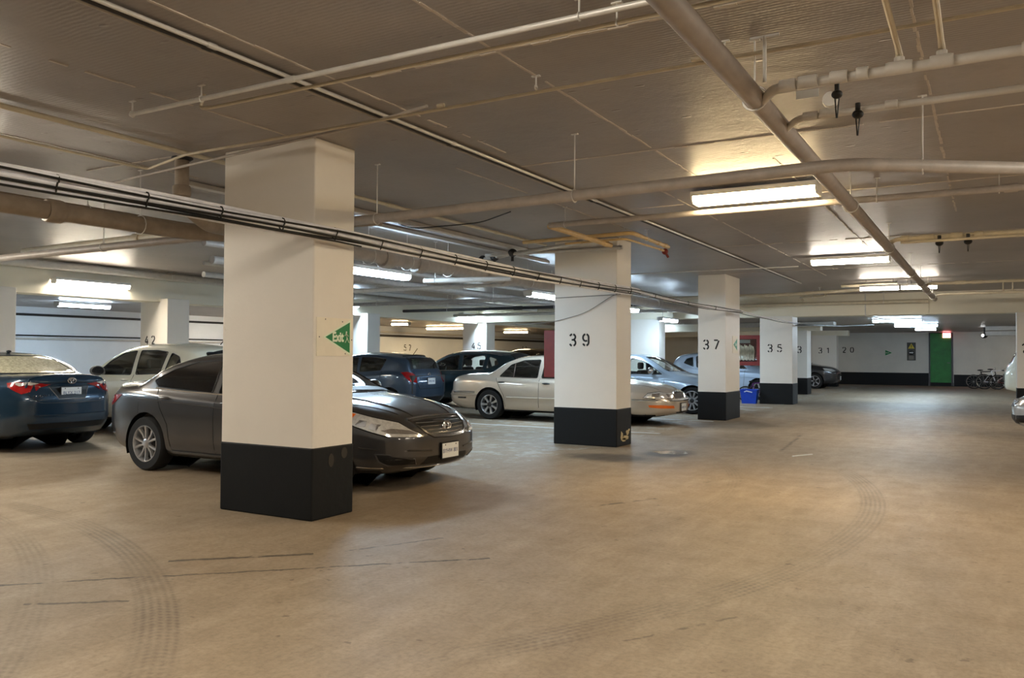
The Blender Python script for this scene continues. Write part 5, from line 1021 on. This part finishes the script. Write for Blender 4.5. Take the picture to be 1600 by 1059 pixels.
a.decal('headlight', [('F', -.36, .575), ('F', -.38, .655), ('F', -.58, .69), ('S', .26, .70), ('S', .44, .67), ('S', .52, .59), ('S', .3, .57)], 'clear_lens', dg, .010, sides=B2)
a.strip('lens_edge', [('F', -.36, .57), ('F', -.58, .565), ('S', .3, .563), ('S', .53, .583), ('S', .44, .68), ('S', .26, .71), ('F', -.58, .70), ('F', -.38, .66), ('F', -.36, .57)], 'black_plastic', .007, B2)
a.decal('headlamp_bowl', [('F', -.42, .635), ('F', -.56, .66), ('F', -.56, .59), ('F', -.42, .59)], 'lamp_reflector', dg, .016, sides=B2); a.decal('headlamp_bowl', [('S', .24, .67), ('S', .36, .66), ('S', .36, .60), ('S', .24, .60)], 'lamp_reflector', dg, .016, sides=B2)
g = a.decal('grille', [('F', -.29, .575), ('F', -.30, .64), ('F', -.2, .675), ('F', 0, .685), ('F', .2, .675), ('F', .30, .64), ('F', .29, .575), ('F', 0, .565)], 'dark_steel', (-1, 0, 0), .012); a.strip('grille_surround', [('F', -.305, .565), ('F', -.315, .645), ('F', -.2, .685), ('F', 0, .695), ('F', .2, .685), ('F', .315, .645), ('F', .305, .565), ('F', 0, .555), ('F', -.305, .565)], 'chrome', .016)
for k in range(13): a.strip('grille_bar', [('F', -.27 + .045 * k, .575), ('F', -.27 + .045 * k, .66)], 'steel', .005, (-1,), g)
a.strip('bumper_top', [('S', .75, .535), ('S', .45, .535), ('S', .28, .535), ('F', -.55, .53), ('F', -.3, .525), ('F', 0, .525)], 'chrome', .020, B2); a.decal('indicator_lens', [('F', -.46, .37), ('F', -.48, .425), ('S', .2, .44), ('S', .42, .44), ('S', .40, .39), ('S', .2, .375)], 'amber', dg, .010, sides=B2); a.strip('lower_lip', [('S', .5, .25), ('F', -.5, .26), ('F', 0, .25)], 'chrome', .008, B2); a.number_plate('F', .38, 'ABKD 553', .02); a.decal('lower_intake', [('F', -.35, .29), ('F', .35, .29), ('F', .3, .255), ('F', -.3, .255)], 'black_plastic', (-1, 0, 0), .004)
a.strip('bonnet_edge', [('T', .3, -.55), ('T', .8, -.72), ('T', 1.6, -.77)], 'black_plastic', .004, B2)
a.strip('high_mount_fin', [('T', 3.75, -.02), ('T', 3.95, -.02)], 'paint_champagne', .02)

# ---- silver-blue sedan behind column 37
sp = base_sedan(L=4.75, W=.90, H=1.50, ax=(.80, 3.55), R=.335, glass='car_glass')
a = Car('sedan', 'silver-blue sedan parked nose out behind column 37', 'car', (-5.63 - 2.375, 21.15, 0), 0, sp, 'paint_silverblue', 100)
a.wheels(10, 'alloy', False, rimk=.74); a.doors([[(1.52, .86), (1.55, .28)], [(2.6, .95), (2.6, .3)]])
for sd in B2: a.mirror(1.86, 1.02, sd, 'chrome', 1.15); a.handle(2.4, .88, sd)
a.decal('headlight', [('F', -.5, .63), ('S', .2, .72), ('S', .7, .80), ('S', .6, .70), ('S', .2, .62)], 'clear_lens', (-.75, .66, 0), .008, sides=B2); a.decal('grille', [('F', -.4, .62), ('F', .4, .62), ('F', .34, .52), ('F', -.34, .52)], 'black_plastic', (-1, 0, 0), .006); a.number_plate('F', .43, 'CAJN 128', .02)
# ---- pale blue car behind column 35
sp = base_suv(L=4.2, W=.90, H=1.62, ax=(.9, 3.4))
a = Car('crossover', 'pale blue car behind the blue bin and column 35', 'car', (-5.75 - 2.1, 29.2, 0), 0, sp, 'paint_paleblue', 70)
a.wheels(5, 'alloy', False); a.doors([[(1.4, 1.0), (1.45, .3)]]); a.decal('headlight', [('F', -.5, .80), ('S', .25, .90), ('S', .6, .94), ('S', .5, .82), ('S', .2, .77)], 'clear_lens', (-.75, .66, 0), .008, sides=B2); a.strip('side_moulding', [('S', .85, .74), ('S', 1.4, .74), ('S', 3, .75)], 'paint_paleblue', .012, B2)
# ---- dark crossover far down the aisle
sp = base_suv(L=4.5, W=.92, H=1.68, ax=(.95, 3.6), R=.36, glass='tint_glass')
a = Car('crossover', 'dark crossover parked nose out between columns 33 and 31', 'car', (-5.98 - 2.25, 40.9, 0), 0, sp, 'paint_dark', 80)
a.wheels(5, 'alloy', False); a.doors([[(1.4, 1.0), (1.45, .3)]]); a.decal('headlight', [('F', -.5, .82), ('S', .25, .92), ('S', .6, .95), ('S', .5, .84), ('S', .2, .79)], 'clear_lens', (-.75, .66, 0), .008, sides=B2); a.decal('grille', [('F', -.42, .80), ('F', .42, .80), ('F', .36, .62), ('F', -.36, .62)], 'black_plastic', (-1, 0, 0), .006); a.strip('grille_bar', [('F', -.4, .73), ('F', .4, .73)], 'chrome', .012); a.strip('bumper_lip', [('S', .5, .40), ('F', -.55, .38), ('F', .55, .38)], 'chrome', .016); a.number_plate('F', .5, 'CRNT 660', .02); a.strip('fog_surround', [('F', -.6, .52), ('S', .25, .54)], 'chrome', .016, B2)
# ---- dark car beyond the long beam
sp = base_suv(L=4.6, W=.92, H=1.82, R=.36, glass='tint_glass')
a = Car('crossover', 'dark vehicle roof showing beyond column 45', 'car', (-20.2, 36.2, 0), PI, sp, 'paint_dark', 50); a.wheels(5, 'alloy', False); a.doors([[(2.48, 1.1), (2.46, .3)]])
# ---- right-hand stalls
sp = base_sedan(L=4.7, W=.90, H=1.47, ax=(.95, 3.68), R=.33)
a = Car('sedan', 'silver car nose cut off by the right edge of the photo', 'car', (.40 + 2.35, 17.85, 0), PI, sp, 'paint_silver', 100)
a.wheels(5, 'alloy', False); a.decal('headlight', [('F', -.48, .63), ('F', -.6, .70), ('S', .25, .745), ('S', .6, .80), ('S', .5, .70), ('S', .2, .62)], 'clear_lens', (-.75, .66, 0), .010, sides=B2); a.decal('grille', [('F', -.42, .66), ('F', .42, .66), ('F', .36, .56), ('F', -.36, .56)], 'black_plastic', (-1, 0, 0), .006); a.decal('lower_intake', [('F', -.5, .42), ('F', .5, .42), ('F', .5, .26), ('F', -.5, .26)], 'black_plastic', (-1, 0, 0), .006); a.decal('fog_recess', [('F', -.50, .30), ('F', -.54, .42), ('S', .25, .44), ('S', .22, .30)], 'black_plastic', (-.75, .66, 0), .006, sides=B2); a.strip('grille_bar', [('F', -.44, .67), ('F', .44, .67)], 'chrome', .014); a.strip('bumper_lip', [('S', .4, .28), ('F', -.5, .26), ('F', .5, .26)], 'chrome', .012, B2)
for sd in B2: a.mirror(1.8, .98, sd)
sp = base_suv(L=4.7, W=.94, H=1.85, ax=(.9, 3.7), R=.35, glass='tint_glass')
a = Car('minivan', 'white minivan tail beyond the right edge column', 'car', (.50 + 2.35, 34.2, 0), 0, sp, 'paint_white', 70)
a.wheels(5, 'alloy', False); a.strip('bumper_top', [('S', 4.2, .66), ('R', -.6, .66), ('R', .6, .66)], 'chrome', .016); a.number_plate('R', .8, 'BTRE 319', .02)

# ================================================================== small things
simple('teal_cap', srgb(70, 110, 105), .3, .5)
# fire hose cabinet left of column 35: red frame, glass front, folded hose
t = thing('fire_hose_cabinet', 'red fire hose cabinet with glass front beside column 35', 'cabinet', (-6.57, 26.42, 1.17))
mb = MB().box(-.42, .42, -.02, .22, 0, .95); mb.build('back_box', 'red_paint', t)
for n, b in (('frame_rail', (-.42, .42, -.06, -.02, 0, .12)), ('frame_rail', (-.42, .42, -.06, -.02, .83, .95)), ('frame_stile', (-.42, -.30, -.06, -.02, .12, .83)), ('frame_stile', (.28, .42, -.06, -.02, .12, .83))): bevbox(n, 'red_paint', *b, t, .006)
mb = MB()
for k in range(9): x = -.24 + .052 * k; mb.tube([(x, -.035, .16 + .02 * (k % 2)), (x + .02, -.03, .45), (x - .01, -.035, .66 - .03 * (k % 3))], .026, 7)
mb.build('folded_hose', 'hose_cream', t, True); MB().box(-.29, .08, -.045, -.03, .70, .80).build('hose_rack', 'plate_white', t); MB().box(-.30, .28, -.055, -.05, .12, .83).build('glass_pane', 'cabinet_glass', t)
t = thing('fire_hose_cabinet', 'dark red cabinet mounted behind column 39', 'cabinet', (-6.2, 12.885, 1.06))
bevbox('back_box', 'red_paint', -.48, .3, -.11, .1, 0, .81, t, .008); bevbox('door_panel', 'red_paint', -.45, .27, .1, .13, .03, .78, t, .005); MB().tube([(-.38, .14, .34), (-.38, .17, .36), (-.38, .17, .46), (-.38, .14, .48)], .01, 6).build('door_handle', 'steel', t, True)
# blue bin
t = thing('recycling_bin', 'blue plastic recycling bin at the foot of column 35', 'bin', (-6.44, 26.1, 0), .05)
mb = MB(); pr = [(-.24, -.18), (.24, -.18), (.24, .18), (-.24, .18)]; out = rounded = None
def frust(k0, k1, z0, z1, mb, th=.0):
    a = [(x * k0, y * k0, z0) for x, y in pr] + [(x * k1, y * k1, z1) for x, y in pr]; mb.add(a, [(0, 1, 5, 4), (1, 2, 6, 5), (2, 3, 7, 6), (3, 0, 4, 7)])
frust(.86, 1.08, 0, .42, mb); frust(.82, 1.03, .02, .42, mb); mb.add([(x * .86, y * .86, 0.0) for x, y in pr], [(0, 1, 2, 3)]); mb.add([(x * .82, y * .82, 0.02) for x, y in pr], [(0, 1, 2, 3)])
mb.build('tub', 'blue_plastic', t); mb = MB()
for i in range(4):
    a, b = pr[i], pr[(i + 1) % 4]; mb.tube([(a[0] * 1.09, a[1] * 1.09, .42), (b[0] * 1.09, b[1] * 1.09, .42)], .018, 8)
mb.build('rim', 'blue_plastic', t, True); MB().tube([(-.12, -.21, .36), (-.05, -.23, .39), (.12, -.23, .35)], .015, 6).build('handle', 'cable_white', t, True)
# bicycles
def bicycle(name, label, loc, rz, lean, k, frame, group=None, tyre='rubber'):
    t = thing(name, label, 'bicycle', loc, rz, group); t.rotation_euler = (lean, 0, rz); R = .33 * k; wb = 1.02 * k
    for x in (-wb / 2, wb / 2):
        w_ = MB().tube([(x + R * math.cos(2 * PI * i / 26), 0, R + .01 + R * .98 * math.sin(2 * PI * i / 26)) for i in range(27)], .026 * k, 7).build('wheel', tyre, t, True)
        mb = MB().tube([(x + R * .92 * math.cos(2 * PI * i / 26), 0, R + .01 + R * .9 * math.sin(2 * PI * i / 26)) for i in range(27)], .009, 5)
        for j in range(12): a = 2 * PI * j / 12; mb.tube([(x, 0, R + .01), (x + R * .9 * math.cos(a), 0, R + .01 + R * .9 * math.sin(a))], .003, 4)
        mb.tube([(x, -.04, R + .01), (x, .04, R + .01)], .02, 8); mb.build('rim', 'steel', w_, True)
    B = (-.05 * k, 0, .30 * k); S = (-.20 * k, 0, .82 * k); H = (.38 * k, 0, .86 * k); Rr = (-wb / 2, 0, R + .01); Fr = (wb / 2, 0, R + .01); Hb = (.41 * k, 0, .70 * k)
    mb = MB()
    for p, q in ((B, S), (S, H), (B, Hb), (H, Hb)): mb.tube([p, q], .024 * k, 8)
    for sy in (-.03, .03): mb.tube([B, (Rr[0], sy, Rr[2])], .010 * k, 6).tube([(S[0], 0, S[2] - .06), (Rr[0], sy, Rr[2])], .009 * k, 6)
    mb.build('frame', frame, t, True)
    MB().tube([Hb, (Fr[0] - .06, .035, .5 * k), (Fr[0], .035, Fr[2])], .012 * k, 6).tube([Hb, (Fr[0] - .06, -.035, .5 * k), (Fr[0], -.035, Fr[2])], .012 * k, 6).build('fork', frame, t, True)
    MB().tube([(.36 * k, -.28 * k, .98 * k), (.40 * k, -.12 * k, .97 * k), (.39 * k, 0, .93 * k), (.40 * k, .12 * k, .97 * k), (.36 * k, .28 * k, .98 * k)], .012, 7).tube([H, (.39 * k, 0, .93 * k)], .012, 7).build('handlebar', 'steel', t, True)
    MB().ellipsoid((-.23 * k, 0, .90 * k), (.13 * k, .065 * k, .03)).tube([S, (-.225 * k, 0, .88 * k)], .012, 6).build('saddle', 'black_plastic', t, True)
    MB().lathe([(.085 * k, -.03), (.09 * k, -.03), (.09 * k, -.024), (.02, -.024), (.02, -.03), (.085 * k, -.03)], 20, 'y', B).tube([(B[0] - .12 * k, -.05, B[2] - .1 * k), (B[0], -.04, B[2]), (B[0], .05, B[2]), (B[0] + .12 * k, .06, B[2] + .1 * k)], .009, 6).build('crankset', 'dark_steel', t, True)
    return t
bicycle('bicycle', 'small purple bicycle behind the blue bin', (-6.5, 27.35, 0), .15, .12, .72, 'purple'); 
bicycle('bicycle', 'dark bicycle leaning nearest the end wall at right', (-.10, 45.3, 0), .1, -.25, 1.0, 'dark_steel', 'bicycles by the end wall'); bicycle('bicycle', 'pale-framed bicycle in the middle of the bicycle row', (.35, 44.9, 0), .2, -.22, 1.05, 'cable_white', 'bicycles by the end wall'); bicycle('bicycle', 'maroon bicycle partly hidden by the white minivan', (.85, 44.5, 0), -.1, -.2, 1.0, 'red_paint', 'bicycles by the end wall')
# oil and water on the floor
mb = MB(); n = 22
o = MB().add([(-4.12 + .26 * math.cos(2 * PI * i / n) * (1 + .2 * math.sin(3 * i)), 11.95 + .22 * math.sin(2 * PI * i / n) * (1 + .15 * math.cos(2 * i)), .002) for i in range(n)], [tuple(range(n))]).build('puddle', 'wet'); tag(o, 'small wet patch on the floor in front of column 39', 'puddle')
tag(MB().tube([(-2.45, 12.4, .004), (-2.25, 12.8, .004)], .012, 6).build('litter_strip', 'plate_white', None, True), 'thin pale strip of litter lying in the aisle', 'litter')
t = thing('floor_drain', 'small round floor drain in front of the champagne sedan', 'drain', (-5.9, 13.4, 0)); MB().lathe([(0, .003), (.1, .003), (.12, .005), (.13, 0)], 20, 'z').build('grate', 'steel', t, True); MB().lathe([(.125, .001), (.14, .006), (.15, .0)], 20, 'z').build('ring', 'dark_steel', t, True)
# painted stall lines
for k, y in enumerate((14.75, 18.2, 24.0)): tag(MB().box(-10.4, -5.3, y, y + .10, .0005, .003).build('stall_line', 'plate_white'), ('white stall line in front of the champagne sedan side', 'white stall line between the champagne and silver sedans', 'white stall line beyond the silver sedan')[k], 'line', 'painted stall lines')
